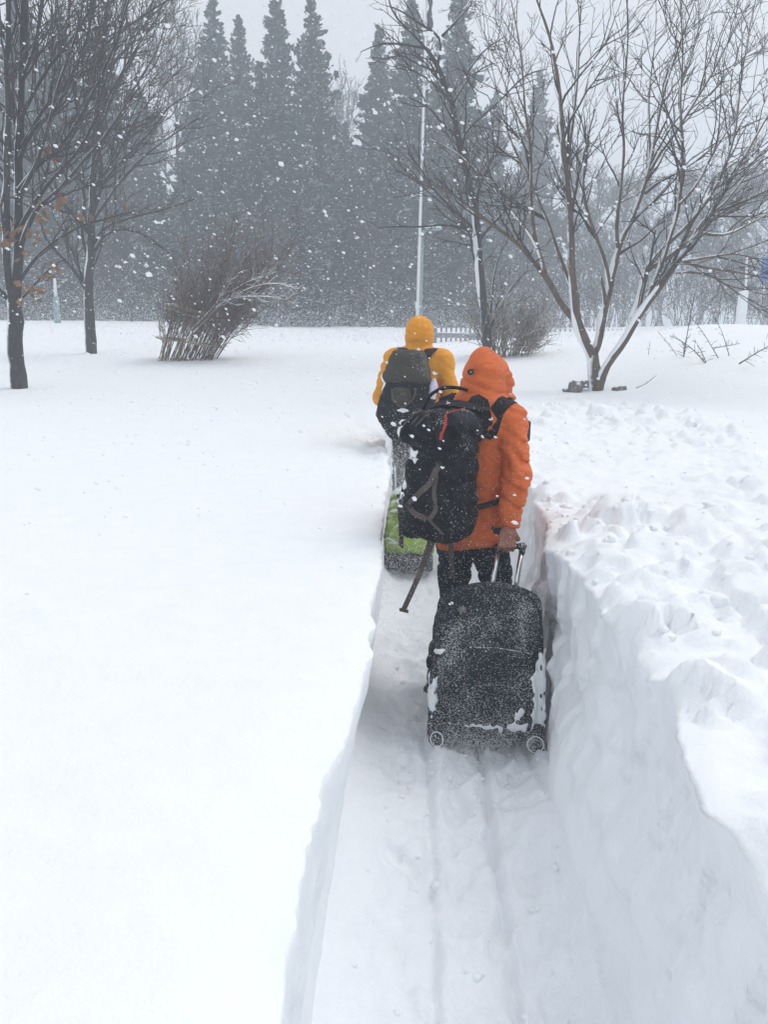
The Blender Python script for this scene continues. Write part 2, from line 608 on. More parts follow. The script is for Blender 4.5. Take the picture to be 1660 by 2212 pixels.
def flake_mat():
    m, nt, b = mat_new('snowflake')
    nt.nodes.remove(b)
    d = N(nt, 'ShaderNodeBsdfDiffuse'); d.inputs['Color'].default_value = (0.95, 0.96, 0.98, 1)
    t = N(nt, 'ShaderNodeBsdfTranslucent'); t.inputs['Color'].default_value = (0.95, 0.96, 0.98, 1)
    mx = N(nt, 'ShaderNodeMixShader'); mx.inputs[0].default_value = 0.5
    nt.links.new(d.outputs[0], mx.inputs[1]); nt.links.new(t.outputs[0], mx.inputs[2])
    tr = N(nt, 'ShaderNodeBsdfTransparent')
    m2 = N(nt, 'ShaderNodeMixShader'); m2.inputs[0].default_value = 0.15
    nt.links.new(mx.outputs[0], m2.inputs[1]); nt.links.new(tr.outputs[0], m2.inputs[2])
    nt.links.new(m2.outputs[0], nt.nodes['Material Output'].inputs['Surface'])
    return m
M['flake'] = flake_mat()
# ------------------------------------------------------------------ ground: snow field with a trench dug through it
CTRL = [at(*p) for p in [
    (42, 838, 10.5), (195, 763, 15), (395, 776, 14), (0, 693, 30), (160, 693, 30), (330, 697, 28), (540, 708, 27), (720, 711, 28), (860, 709, 28),
    (735, 750, 16.5), (650, 790, 13), (800, 850, 9.6), (400, 850, 10), (100, 720, 20), (560, 740, 18),
    (1285, 843, 10.3), (1100, 768, 14), (1500, 703, 17), (1660, 712, 18), (1350, 730, 17.5), (1200, 730, 22), (1000, 737, 20), (1250, 712, 31), (1050, 711, 31), (1500, 705, 31), (1660, 705, 31),
    (1180, 868, 8.6), (1500, 800, 11), (1660, 820, 10.5), (1660, 1000, 5.5)]]
CTRL += [np.array(p, float) for p in [
    (-0.3, 0.5, .87), (-0.3, 2, .87), (-0.2, 4, .875), (-0.1, 6.2, .895), (-2, 2, .87), (-5, 3, .88), (-3, 6, .90), (-7, 7, .94), (-12, 10, 1.05), (-18, 20, 1.5),
    (0.9, 1, .87), (0.9, 3, .87), (0.95, 4.5, .88), (1.0, 6.5, .92), (2.2, 2, .88), (2.5, 4, .89), (5, 3, .90), (8, 8, .98), (15, 12, 1.25), (18, 20, 1.6),
    (0, -4, .88), (-8, -4, .88), (8, -4, .88)]]
CTRL = np.array(CTRL)

def _tps_fit(c):
    d = np.linalg.norm(c[:, None, :2]-c[None, :, :2], axis=-1)
    K = np.where(d > 0, d*d*np.log(d+1e-12), 0)+np.eye(len(c))*0.02
    Pm = np.concatenate([np.ones((len(c), 1)), c[:, :2]], 1)
    A = np.block([[K, Pm], [Pm.T, np.zeros((3, 3))]])
    return np.linalg.solve(A, np.concatenate([c[:, 2], np.zeros(3)]))
_W = _tps_fit(CTRL)

def G(x, y):
    x = np.asarray(x, float); y = np.asarray(y, float)
    xc, yc = np.clip(x, -20, 20), np.clip(y, -4, 32)
    s = _W[-3]+_W[-2]*xc+_W[-1]*yc
    for k in range(len(CTRL)):
        d2 = (xc-CTRL[k, 0])**2+(yc-CTRL[k, 1])**2
        s = s+_W[k]*0.5*d2*np.log(d2+1e-12)
    s = np.clip(s, 0.75, 1.9)
    far = sstep(30, 60, y)
    return s*(1-far)+1.35*far

def edge(pts, extra):
    e = [on_z(px, py, 0.87 if py > 1000 else 0.895) for px, py in pts]
    a = sorted([(p[1], p[0]) for p in e]+extra)
    return np.array(a)
EL = edge([(600, 2212), (625, 1950), (640, 1850), (678, 1700), (700, 1620), (740, 1560), (765, 1500), (797, 1400), (806, 1335), (799, 1290), (824, 1225), (827, 1150), (831, 1065), (845, 1020), (835, 960), (822, 900)],
          [(-5, -.18), (0.2, -.16), (12.0, .06), (20, .3)])
ER = edge([(1660, 1830), (1560, 1720), (1490, 1620), (1440, 1480), (1360, 1380), (1265, 1262), (1240, 1222), (1186, 1172), (1176, 1120), (1166, 1080)],
          [(-5, .75), (0.3, .73), (6.5, .80), (12.0, .80), (20, .9)])

def xL(y):
    return np.interp(y, EL[:, 0], EL[:, 1])+0.012*vnoise(y*9, 3.3, 0, 5)+0.006*vnoise(y*31, 1.3, 0, 6)
def xR(y):
    return np.interp(y, ER[:, 0], ER[:, 1])+0.030*vnoise(y*5, 7.3, 0, 8)+0.016*vnoise(y*17, 2.3, 0, 9)+0.008*vnoise(y*45, 2.3, 0, 10)
def floor_z(x, y):
    return 0.0+0.12*sstep(4.2, 6.2, y)+0.10*sstep(6.5, 9, y)

rows = np.concatenate([np.linspace(-5, 0.55, 18), np.arange(0.6, 4.6, 0.0155), np.arange(4.6, 8.0, 0.024), 8.0*np.exp(np.linspace(0, math.log(300/8.0), 190))])
rows = np.unique(rows)
sl = np.concatenate([[0], 0.010*(np.exp(np.linspace(0.25, math.log(160/0.010), 118))-1)])[::-1]
sr = np.concatenate([np.arange(0, 2.0, 0.0175), 2.0*np.exp(np.linspace(0.01, math.log(160/2.0), 75))])
NLW, NFL, NRW = 26, 80, 36
Yr = rows[:, None]
yr = rows
xl, xr = xL(yr), xR(yr)
fl = np.interp(yr, [-5, 1.2, 2.2, 3.0, 3.9, 5, 7, 20], [-.19, -.18, -.15, -.125, -.065, 0.0, 0.03, .3])
fr = np.interp(yr, [-5, 1.9, 2.6, 3.3, 4.2, 7, 20], [.76, .75, .70, .735, .80, .78, .9])
fr = fr+0.02*vnoise(yr*3.1, 9.1, 0, 44)
openk = 1-sstep(15, 18, yr)

# left field
XLf = xl[:, None]-sl[None, :]
ZLf = G(XLf, Yr)
sl2 = np.repeat(sl[None], len(yr), 0)
fade = np.exp(-Yr/25)
ZLf = ZLf+0.016*fbm(XLf*0.7, Yr*2.0, 0, 3, 31)*np.clip(sl2/0.3, 0, 1)
ZLf = ZLf+0.005*vnoise(XLf*4, Yr*13, 0, 33)*np.clip(sl2/0.1, 0, 1)
ZLf = ZLf-(0.020+0.050*sstep(3.2, 1.4, Yr))*np.exp(-sl2/(0.03+0.06*sstep(3.2, 1.4, Yr)))+0.008*vnoise(XLf*14, Yr*14, 0, 35)*np.exp(-sl2/0.12)
# broken lip of snow beside the walker in yellow
brk = np.exp(-((Yr-6.4)/0.9)**2)*np.exp(-(sl2/0.28)**2)
ZLf = ZLf-brk*(0.05+0.09*np.clip(fbm(XLf*7, Yr*5, 0, 3, 41), -.4, 1))
zt_l = ZLf[:, -1]
# right field with thrown-out clods
XRf = xr[:, None]+sr[None, :]
ZRf = G(XRf, Yr)
sr2 = np.repeat(sr[None], len(yr), 0)
near = sstep(0.0, 0.25, sr2)*(1-sstep(2.6, 5.5, sr2))*(1-sstep(7.5, 10.0, Yr))*sstep(-0.5, 0.5, Yr)
ZRf = ZRf+near*0.055*fbm(XRf*1.6, Yr*1.6, 0, 4, 51)+0.008*fbm(XRf*1.1, Yr*2.0, 0, 3, 52)
lr = np.random.default_rng(21)
lump = np.zeros_like(ZRf)
for k in range(900):
    ly = lr.uniform(0.7, 9.0)
    s0 = abs(lr.normal(0, 1.0))+0.04
    lx = float(np.interp(ly, yr, xr))+s0
    rad = lr.uniform(0.03, 0.09) if lr.random() < 0.75 else lr.uniform(0.09, 0.18)
    clus = 0.5+0.5*float(vnoise(lx*1.3, ly*1.3, 0, 77))
    hgt = rad*lr.uniform(0.35, 0.85)*np.clip(clus*2.2-0.55, 0.03, 1)*(1 if rad < .09 else .7)
    ang = lr.uniform(0, 3.14); ca, sa = math.cos(ang), math.sin(ang)
    asp = lr.uniform(0.45, 1.0)
    i0, i1 = np.searchsorted(yr, ly-rad*1.4), np.searchsorted(yr, ly+rad*1.4)
    j0, j1 = np.searchsorted(sr, s0-rad*1.4-.1), np.searchsorted(sr, s0+rad*1.4+.1)
    if i1 <= i0 or j1 <= j0:
        continue
    X, Y = XRf[i0:i1, j0:j1], np.repeat(yr[i0:i1, None], j1-j0, 1)
    dx, dy = X-lx, Y-ly
    u, v = (dx*ca+dy*sa)/rad, (-dx*sa+dy*ca)/(rad*asp)
    p_ = lr.choice([2.0, 3.0, 4.0])                     # blocky to round
    rr = (np.abs(u)**p_+np.abs(v)**p_)**(1/p_)+0.34*vnoise(X*15, Y*15, k*1.7, 12)+0.18*vnoise(X*38, Y*38, k*1.7, 14)
    h = hgt*np.clip((1-rr)*lr.uniform(1.2, 2.6), 0, 1)*(1+lr.uniform(-.7, .7)*u+lr.uniform(-.7, .7)*v)
    lump[i0:i1, j0:j1] = np.maximum(lump[i0:i1, j0:j1], h)
clod = np.clip(fbm(XRf*0.9, Yr*0.9, 4.0, 2, 66)+.35, 0, 1)
rid = 1-np.abs(fbm(XRf*3.2, Yr*3.2, 1.0, 4, 67))*2.2
lump = lump+near*clod*0.045*np.clip(rid, -.3, 1)**2
lump = lump*sstep(0.0, 0.10, sr2+0.03)
ZRf = ZRf+lump+near*(0.016*fbm(XRf*9, Yr*9, 0, 3, 62)+0.006*vnoise(XRf*32, Yr*32, 0, 61))
ZRf = ZRf-(0.028+0.045*sstep(2.8, 1.2, Yr))*np.exp(-sr2/(0.04+0.06*sstep(2.8, 1.2, Yr)))*(0.7+0.5*vnoise(Yr*4, 3, 0, 64))+0.014*vnoise(XRf*10, Yr*10, 0, 63)*np.exp(-sr2/0.2)
# drift hollow on the lee of the big tree
zt_r = ZRf[:, 0]
zmid = 0.5*(zt_l+zt_r)
# walls
t = np.linspace(0, 1, NLW+2)[1:-1][None, :]
zf0 = floor_z(0, yr)
zfl = zf0*openk+zmid*(1-openk)
def smooth_rows(v, k):
    w_ = np.exp(-0.5*(np.arange(-3*k, 3*k+1)/k)**2); w_ /= w_.sum()
    return np.convolve(np.pad(v, 3*k, mode='edge'), w_, 'valid')
xls, xrs = smooth_rows(xl, 9), smooth_rows(xr, 11)        # the ragged rim does not run down the wall
XLw = xls[:, None]+(fl-xls)[:, None]*sstep(0.0, 0.75, t)-0.012*np.sin(t*math.pi)+(xl-xls)[:, None]*np.exp(-t/0.10)
ZLw = zt_l[:, None]+(zfl+0.07*openk-zt_l)[:, None]*(t**0.92)
XLw = XLw+(0.020*fbm(Yr*3.2, ZLw*6, 5.0, 4, 71)+0.006*vnoise(Yr*26, ZLw*26, 0, 72))*np.sin(t*math.pi)**0.5
t = np.linspace(1, 0, NRW+2)[1:-1][None, :]
XRw = xrs[:, None]+(fr-xrs)[:, None]*t+(xr-xrs)[:, None]*np.exp(-t/0.07)
rise = (0.17+0.09*vnoise(yr*1.5, 1.1, 0, 88))*openk*(1-0.85*np.exp(-((yr-3.45)/0.55)**2))
ZRw = zt_r[:, None]+(zfl+rise-zt_r)[:, None]*(t**1.05)
clearw = 1-0.85*np.exp(-((yr-3.45)/0.55)**2)          # kept clear where the suitcase runs
slump = (0.16*(0.5+0.5*vnoise(yr*1.1, 4.4, 0, 81))*clearw)[:, None]
XRw = XRw-slump*sstep(0.35, 1.0, t)
stre = 0.6*fbm(Yr*1.3+ZRw*0.5, (ZRw-Yr*0.16)*8, 2.0, 4, 82)+0.5*(1-2*np.abs(fbm(Yr*2.6, (ZRw+Yr*0.35)*3.2, 6.0, 3, 85)))
XRw = XRw+(0.050*stre+0.020*fbm(Yr*4, ZRw*6, 1.0, 3, 83)+0.011*fbm(Yr*15, ZRw*19, 0, 3, 84)+0.008*vnoise(Yr*1.5, ZRw*26, 0, 86))*np.clip(np.sin(t*math.pi), 0, 1)**0.5
# flat cuts left by the shovel, one beside the next
def cuts(y_, z_, per, seed):
    q = y_/per+0.35*vnoise(z_*2.5, seed*1.7, 0, seed)+0.5*vnoise(y_*1.3, 2.2, 0, seed+1)
    k_ = np.floor(q)
    return (q-k_-0.5)*(0.4+0.6*_hash(k_, k_*0, k_*0, seed))
mw = np.clip(np.sin(np.clip(t*1.15, 0, 1)*math.pi), 0, 1)**0.6
XRw = XRw+0.034*cuts(Yr, ZRw, 0.27, 5)*mw+0.016*cuts(Yr*0.4+ZRw, ZRw*0, 0.21, 6)*mw
# floor
fl2, fr2 = XLw[:, -1], XRw[:, 0]
u = np.linspace(0, 1, NFL)[None, :]
XF = fl2[:, None]+(fr2-fl2)[:, None]*u
ZF = np.repeat(zfl[:, None], NFL, 1)
body = np.sin(u*math.pi)**0.4
ZF = ZF+0.07*np.clip(1-u/0.20, 0, 1)**2+rise[:, None]*np.clip((u-0.62)/0.38, 0, 1)**1.9
ZF = ZF+body*(0.028*fbm(XF*4, Yr*3, 0, 4, 91)+0.018*fbm(XF*12, Yr*9, 0, 3, 92)+0.008*fbm(XF*34, Yr*34, 0, 2, 93))
rutx = np.interp(yr, [1.6, 2.6, 3.3, 4], [.355, .405, .43, .44])[:, None]
for off, dep, wid in ((0.0, .045, .015), (-0.225, .034, .020), (0.195, .030, .018)):
    ZF = ZF-dep*np.exp(-((XF-rutx-off-0.012*vnoise(Yr*3, off*9+5, 0, 95))/wid)**2)*(1-sstep(3.3, 3.6, Yr))*(0.75+0.35*vnoise(Yr*5, 2, 0, 96))
    ZF = ZF+0.5*dep*np.exp(-((XF-rutx-off-wid*1.9)/wid)**2)*(1-sstep(3.3, 3.6, Yr))
fp = np.random.default_rng(5)
for k in range(95):      # trodden dents
    fx, fy = fp.uniform(0.02, 0.6), fp.uniform(1.4, 4.6)
    a = fp.normal(0, .35); L, Wd = fp.uniform(.09, .15), fp.uniform(.03, .055)
    dx, dy = XF-fx, Yr-fy
    q = ((dx*math.cos(a)-dy*math.sin(a))/Wd)**2+((dx*math.sin(a)+dy*math.cos(a))/L)**2
    ZF = ZF-fp.uniform(.010, .032)*np.exp(-q**2)*body+0.004*np.exp(-(q-1.6)**2*3)*body
ZF = ZF-body*0.016*sstep(0.12, 0.5, fbm(XF*11, Yr*15, 3.0, 3, 98))*(0.4+0.6*np.exp(-((XF-0.35)/0.22)**2))
# heap pushed up round the suitcase
heap = np.exp(-(((XF-0.44)/0.36)**2+((Yr-3.16)/0.22)**2)**1.5)
ZF = ZF+heap*(0.018+0.05*fbm(XF*11, Yr*11, 0, 4, 97))*body
ZF = ZF*openk[:, None]+(zt_l[:, None]*(1-u)+zt_r[:, None]*u)*(1-openk[:, None])

def grid_faces(nr, nc, off=0):
    i = np.arange(nr-1)[:, None]*nc
    j = np.arange(nc-1)[None]
    return (np.stack([i+j, i+j+1, i+nc+j+1, i+nc+j], -1).reshape(-1, 4))+off

def sheet(name, X, Z, mat):
    V = np.stack([X, np.repeat(Yr, X.shape[1], 1), Z], -1).reshape(-1, 3)
    return link(name, new_mesh(name, V, grid_faces(*X.shape)), mat)

XA = np.concatenate([XLf, XLw, XF[:, :1]], 1); ZA = np.concatenate([ZLf, ZLw, ZF[:, :1]], 1)
XB = np.concatenate([XF[:, -1:], XRw, XRf], 1); ZB = np.concatenate([ZF[:, -1:], ZRw, ZRf], 1)
VA = np.stack([XA, np.repeat(Yr, XA.shape[1], 1), ZA], -1).reshape(-1, 3)
VB = np.stack([XB, np.repeat(Yr, XB.shape[1], 1), ZB], -1).reshape(-1, 3)
o = link('snow_ground', new_mesh('snow_ground', np.concatenate([VA, VB]), np.concatenate([grid_faces(*XA.shape), grid_faces(*XB.shape, off=len(VA))])), M['snow'])
tag(o, 'deep white snow field cut by a shovelled trench', kind='structure')
o = sheet('path', XF, ZF, M['snow_path'])
tag(o, 'trodden snow floor of the narrow shovelled trench', kind='structure')

# loose clods kicked up along the trench floor and rim
def blob_cloud(name, centres, radii, mat, seed=1, squash=0.75, sub=1):
    import bmesh
    bm = bmesh.new(); bmesh.ops.create_icosphere(bm, subdivisions=sub, radius=1.0)
    bv = np.array([v.co for v in bm.verts]); bf = np.array([[v.index for v in f.verts] for f in bm.faces]); bm.free()
    r_ = np.random.default_rng(seed)
    V, F = [], []
    for k, (c, rd) in enumerate(zip(centres, radii)):
        j = 1+0.42*vnoise(bv[:, 0]*1.5+k*3.1, bv[:, 1]*1.5, bv[:, 2]*1.5, seed)
        s = np.array([r_.uniform(.75, 1.25), r_.uniform(.75, 1.25), squash*r_.uniform(.8, 1.2)])
        V.append(bv*j[:, None]*s*rd+c); F.append(bf+k*len(bv))
    return new_mesh(name, np.concatenate(V), np.concatenate(F))
cr = np.random.default_rng(11)
cc, rr_ = [], []
def ground_at(x, y):
    i = int(np.clip(np.searchsorted(yr, y), 0, len(yr)-1))
    return float(np.interp(x, XF[i], ZF[i]))
for k in range(300):
    y = 3.16+cr.normal(0, .17) if k < 200 else cr.uniform(1.6, 4.5)
    x = 0.44+cr.normal(0, .19) if k < 200 else cr.choice([cr.normal(.05, .12), cr.normal(.62, .10), cr.uniform(0, .65)])
    i = int(np.clip(np.searchsorted(yr, y), 0, len(yr)-1))
    if not XF[i, 2] < x < XF[i, -3]:
        continue
    r0 = min(0.0045*math.exp(abs(cr.normal(0, .75))), .020)
    cc.append((x, y, ground_at(x, y)-r0*0.15)); rr_.append(r0)
o = link('snow_clods', blob_cloud('snow_clods', cc, rr_, None, 3), M['snow_clump'])
tag(o, 'loose crumbs of snow scattered over the trench floor', 'snow', kind='stuff')

# broken blocks thrown up on the right bank
kr = np.random.default_rng(23)
kc, krad = [], []
def bank_at(x, y):
    i = int(np.clip(np.searchsorted(yr, y), 0, len(yr)-1))
    return float(np.interp(x, XRf[i], ZRf[i]))
for k in range(420):
    y = kr.uniform(2.3, 8.5)
    x = float(np.interp(y, yr, xr))+abs(kr.normal(0, .75))+.02
    if vnoise(x*1.3, y*1.3, 0, 77) < .05 and kr.random() < .9:
        continue
    r0 = min(.009*math.exp(abs(kr.normal(0, .75))), .045)
    kc.append((x, y, bank_at(x, y)-r0*.30)); krad.append(r0)
me = blob_cloud('snow_blocks', kc, krad, None, 31, .7, 1)
o = link('snow_blocks', me, M['snow_clump'])
tag(o, 'broken lumps of snow thrown up along the right bank', 'snow', kind='stuff')
# ------------------------------------------------------------------ bare trees
class Tree:
    def __init__(self, seed):
        self.r = np.random.default_rng(seed)
        self.trunk, self.branch, self.snow = Tubes(), Tubes(), Tubes()
        self.tips = []
        self.n = 0
    def limb(self, pts, r0, r1, n=None, sides=8, where='trunk', wob=.3, snow=0.0, snow_to=1.0):
        """a main limb through given points"""
        pts = np.asarray(pts, float)
        L = np.linalg.norm(np.diff(pts, axis=0), axis=1).sum()
        n = n or max(5, int(L/.12))
        P = resample(pts, n)
        jit = self.r.normal(0, 1, (n, 3))
        jit[1:-1] = (jit[:-2]+jit[1:-1]+jit[2:])/3
        tt = np.linspace(0, 1, n)
        rad = r0+(r1-r0)*tt**0.72
        P = P+jit*rad[:, None]*wob*np.sin(tt*math.pi)[:, None]
        rad = rad*(1+self.r.normal(0, .05, n))
        getattr(self, where).add(P, rad, sides)
        if snow > 0:
            k = max(3, int(n*snow_to))
            T = np.gradient(P, axis=0); T /= np.linalg.norm(T, axis=1)[:, None]
            W = WIND-(T@WIND)[:, None]*T
            W /= np.linalg.norm(W, axis=1)[:, None]
            m = (0.75+0.45*vnoise(np.arange(n)*.55, self.n*3.1, 0, 3))
            m = m*np.where(tt < snow_to, 1, 0)*np.clip((snow_to-tt)/0.15, .15, 1)
            SP = P+W*(rad*(0.30+.38*snow))[:, None]
            self.snow.add(SP[:k], (rad*0.88*m*(0.72+.28*snow))[:k], 8)
        self.n += 1
        return P, rad
    def twigs(self, P, rad, count, Lr, levels, lo=.2, hi=1.0, ang=(.45, .95), up=.25, wind=(0.0, 0.0, 0.0), rmin=.0035, sides=4, rfac=.6, lev0=0, taper=.45):
        r = self.r
        n = len(P)
        for k in range(count):
            f = lo+(hi-lo)*(k+r.random())/count
            i = min(int(f*(n-1)), n-2)
            u = f*(n-1)-i
            p = P[i]*(1-u)+P[i+1]*u
            t = P[i+1]-P[i]; t /= np.linalg.norm(t)+1e-9
            a = r.normal(0, 1, 3); a -= (a@t)*t; a /= np.linalg.norm(a)+1e-9
            th = r.uniform(*ang)
            d = t*math.cos(th)+a*math.sin(th)
            L = r.uniform(*Lr)*(1-taper*f)
            r0 = min(max(rad[i]*rfac, rmin), .020*L+.0015)
            self.grow(p, d, L, max(r0, rmin), levels, up, wind, rmin, sides, lev0)
        d = P[-1]-P[-2]; d /= np.linalg.norm(d)
    def grow(self, p, d, L, r0, levels, up, wind, rmin, sides, lev):
        r = self.r
        ns = 3 if L < .25 else (4 if L < .7 else 7)
        pts = [p]
        d = d/np.linalg.norm(d)
        for s in range(ns):
            d = d+r.normal(0, .13, 3)+np.array([0, 0, up*.35])+np.asarray(wind)*.35
            d /= np.linalg.norm(d)
            pts.append(pts[-1]+d*L/ns)
        pts = np.array(pts)
        rad = np.linspace(r0, max(rmin*.7, r0*.35), len(pts))
        self.branch.add(pts, rad, max(3, sides-lev), cap=False)
        self.n += 1
        if levels <= 0:
            self.tips.append(pts[-1])
            return
        nb = max(2, int(r.integers(3, 6)*(0.6+L*.5)))
        for k in range(nb):
            f = r.uniform(.22, 1.0)
            i = min(int(f*ns), ns-1)
            q = pts[i]+(pts[i+1]-pts[i])*(f*ns-i)
            t = pts[i+1]-pts[i]; t /= np.linalg.norm(t)+1e-9
            a = r.normal(0, 1, 3); a -= (a@t)*t; a /= np.linalg.norm(a)+1e-9
            th = r.uniform(.4, .85)
            self.grow(q, t*math.cos(th)+a*math.sin(th), L*r.uniform(.35, .62), max(r0*.6, rmin), levels-1, up, wind, rmin, sides, lev+1)
    def build(self, name, base, mats, label, cat, group=None, base_mat=None):
        root = empty(name, tuple(base))
        tag(root, label, cat, group)
        off = np.asarray(base, float)
        for part, tb, m in (('trunk', self.trunk, mats[0]), ('crown', self.branch, mats[1]), ('snow_crust', self.snow, M['snow_clump'])):
            if tb.n:
                tb.v = [v-off for v in tb.v]
                ob = link(part, tb.mesh(part), m, root)
                if part != 'trunk':
                    ob['kind'] = 'stuff'
        return root

def px_line(pts, d0, d1):
    """limb traced in the frame, running from depth d0 to d1"""
    n = len(pts)
    s = np.concatenate([[0], np.cumsum([math.hypot(pts[k+1][0]-pts[k][0], pts[k+1][1]-pts[k][1]) for k in range(n-1)])])
    s = s/s[-1]
    return np.array([at(x, y, d0+(d1-d0)*t_) for (x, y), t_ in zip(pts, s)])

# ---- the forked tree on the right
D = 10.3
T = Tree(101)
pxm = D/FPX                                   # metres per measuring pixel at the tree
w = np.array([.10, 0, .0])
def R_limb(pts, d1, r0, r1, tw, d0=D, snow=.0, sto=1.0, L=(.6, 1.5), lv=2, lo=.25, sides=8):
    P, rad = T.limb(px_line(pts, d0, d1), r0*pxm*1.06, r1*pxm*.6, sides=sides, snow=snow, snow_to=sto)
    if tw:
        T.twigs(P, rad, int(tw*.64), L, lv, lo=lo, up=.22, wind=w, rmin=.0029, ang=(.35, .8))
    return P, rad
b0 = [(1287, 856), (1286, 838), (1283, 800), (1281, 766)]
T.limb(px_line(b0, D, D), 15.5*pxm, 13*pxm, sides=12, snow=.9, wob=.15)
R_limb([(1281, 772), (1262, 735), (1245, 690), (1238, 627), (1235, 565), (1234, 490), (1228, 415), (1218, 325), (1213, 217), (1191, 81), (1162, 5), (1140, -60)], 9.6, 11.5, 2.2, 20, snow=.9, sto=.34)
R_limb([(1224, 365), (1240, 250), (1249, 160), (1256, 0), (1262, -80)], 10.6, 4.2, 1.6, 13, d0=10.0)
R_limb([(1243, 692), (1222, 672), (1197, 627), (1177, 590), (1157, 570), (1130, 537), (1100, 510), (1062, 482), (1030, 462), (985, 420), (930, 395), (880, 385)], 9.0, 7.5, 1.5, 22, snow=.85, sto=.18, L=(.5, 1.2))
R_limb([(1177, 592), (1168, 550), (1157, 522), (1130, 485), (1102, 455), (1075, 415), (1040, 375), (985, 325), (930, 300)], 11.4, 5.2, 1.5, 18, d0=9.8, L=(.5, 1.2))
R_limb([(1158, 524), (1150, 470), (1147, 415), (1150, 330), (1135, 240), (1130, 150), (1118, 60), (1100, -20)], 9.6, 4.2, 1.4, 18, d0=10.1)
R_limb([(1238, 630), (1228, 603), (1212, 565), (1197, 522), (1185, 480), (1162, 430), (1150, 395), (1120, 340), (1098, 290), (1075, 200), (1060, 130)], 11.0, 6.0, 1.4, 20, snow=.5, sto=.2)
R_limb([(1147, 300), (1120, 260), (1090, 175), (1065, 120), (1040, 60), (1020, 0)], 11.2, 2.8, 1.2, 12, d0=10.4)
# middle stem
R_limb([(1282, 768), (1292, 752), (1297, 727), (1302, 685), (1310, 652), (1320, 615), (1329, 565), (1337, 532), (1360, 490), (1380, 440), (1394, 405), (1402, 375), (1422, 260), (1440, 180), (1470, 90), (1500, 10), (1520, -50)], 11.3, 9.0, 1.8, 24, snow=.95, sto=.36)
R_limb([(1318, 622), (1312, 575), (1297, 535), (1287, 507), (1277, 480), (1262, 435), (1258, 400), (1270, 320), (1262, 240)], 9.6, 5.0, 1.3, 16, snow=.7, sto=.4)
R_limb([(1290, 505), (1305, 480), (1325, 457), (1345, 425), (1375, 400), (1420, 360)], 10.8, 2.6, 1.1, 10, d0=10.0)
R_limb([(1310, 655), (1305, 625), (1300, 598)], 10.0, 5.0, 4.0, 0, snow=.9)
R_limb([(1337, 535), (1330, 505), (1335, 470), (1340, 420), (1352, 330), (1345, 240), (1355, 140), (1360, 40), (1350, -40)], 9.4, 4.2, 1.4, 20, d0=10.4)
R_limb([(1402, 378), (1420, 335), (1460, 290), (1490, 240), (1540, 160), (1580, 80), (1620, 0)], 10.2, 4.5, 1.4, 20, d0=10.8)
R_limb([(1402, 376), (1405, 300), (1400, 220), (1412, 120), (1420, 40), (1415, -40)], 11.6, 4.0, 1.3, 16, d0=10.8)
# right stem
R_limb([(1292, 852), (1297, 820), (1303, 802), (1325, 770), (1352, 740), (1362, 710), (1372, 685), (1400, 655), (1437, 610), (1447, 590), (1475, 550), (1487, 534), (1516, 500), (1540, 455), (1575, 400), (1620, 320), (1660, 250), (1700, 180)], 9.3, 10.0, 1.8, 26, snow=.95, sto=.52)
R_limb([(1370, 690), (1378, 660), (1386, 632), (1392, 600), (1397, 577)], 10.4, 7.5, 6.0, 4, d0=10.1, snow=1.0, L=(.3, .6), lv=1)
R_limb([(1397, 580), (1425, 545), (1460, 510), (1489, 486), (1533, 427), (1560, 380), (1590, 290), (1600, 180), (1620, 60), (1640, -30)], 11.4, 6.0, 1.5, 24, d0=10.4, snow=.4, sto=.2)
R_limb([(1400, 640), (1425, 590), (1440, 535), (1455, 495), (1464, 470), (1471, 436), (1473, 395), (1478, 330), (1468, 220), (1478, 110), (1470, 0), (1475, -60)], 9.8, 6.0, 1.5, 22, d0=10.2, snow=.8, sto=.42)
R_limb([(1398, 585), (1440, 560), (1490, 520), (1540, 470), (1600, 440), (1660, 410), (1720, 380)], 12.0, 5.5, 1.4, 18, d0=10.4)
R_limb([(1470, 440), (1510, 400), (1535, 340), (1560, 300), (1610, 230), (1660, 150)], 10.6, 3.5, 1.3, 16, d0=10.0)
R_limb([(1516, 503), (1556, 515), (1590, 500), (1640, 475), (1700, 440)], 9.8, 3.6, 1.2, 12, d0=9.6, snow=.6, sto=.6)
R_limb([(1475, 563), (1535, 557), (1590, 541), (1640, 560), (1690, 590)], 9.2, 3.4, 1.2, 12, d0=9.6)
R_limb([(1478, 565), (1522, 580), (1550, 581), (1627, 594), (1690, 610)], 10.4, 3.4, 1.2, 12, d0=9.7)
R_limb([(1460, 588), (1500, 586), (1541, 592), (1570, 615), (1595, 640), (1640, 655)], 9.6, 2.8, 1.0, 10, d0=9.8)
R_limb([(1487, 536), (1520, 470), (1560, 450), (1610, 380), (1670, 330)], 10.6, 5.0, 1.3, 16, d0=9.8)
base = at(1287, 843, D)
right_tree = T.build('bare_tree', base, (M['bark_brown'], M['bark_dark']), 'many-stemmed bare tree forking low above the snow beside the trench', 'tree', 'bare trees near the trench')

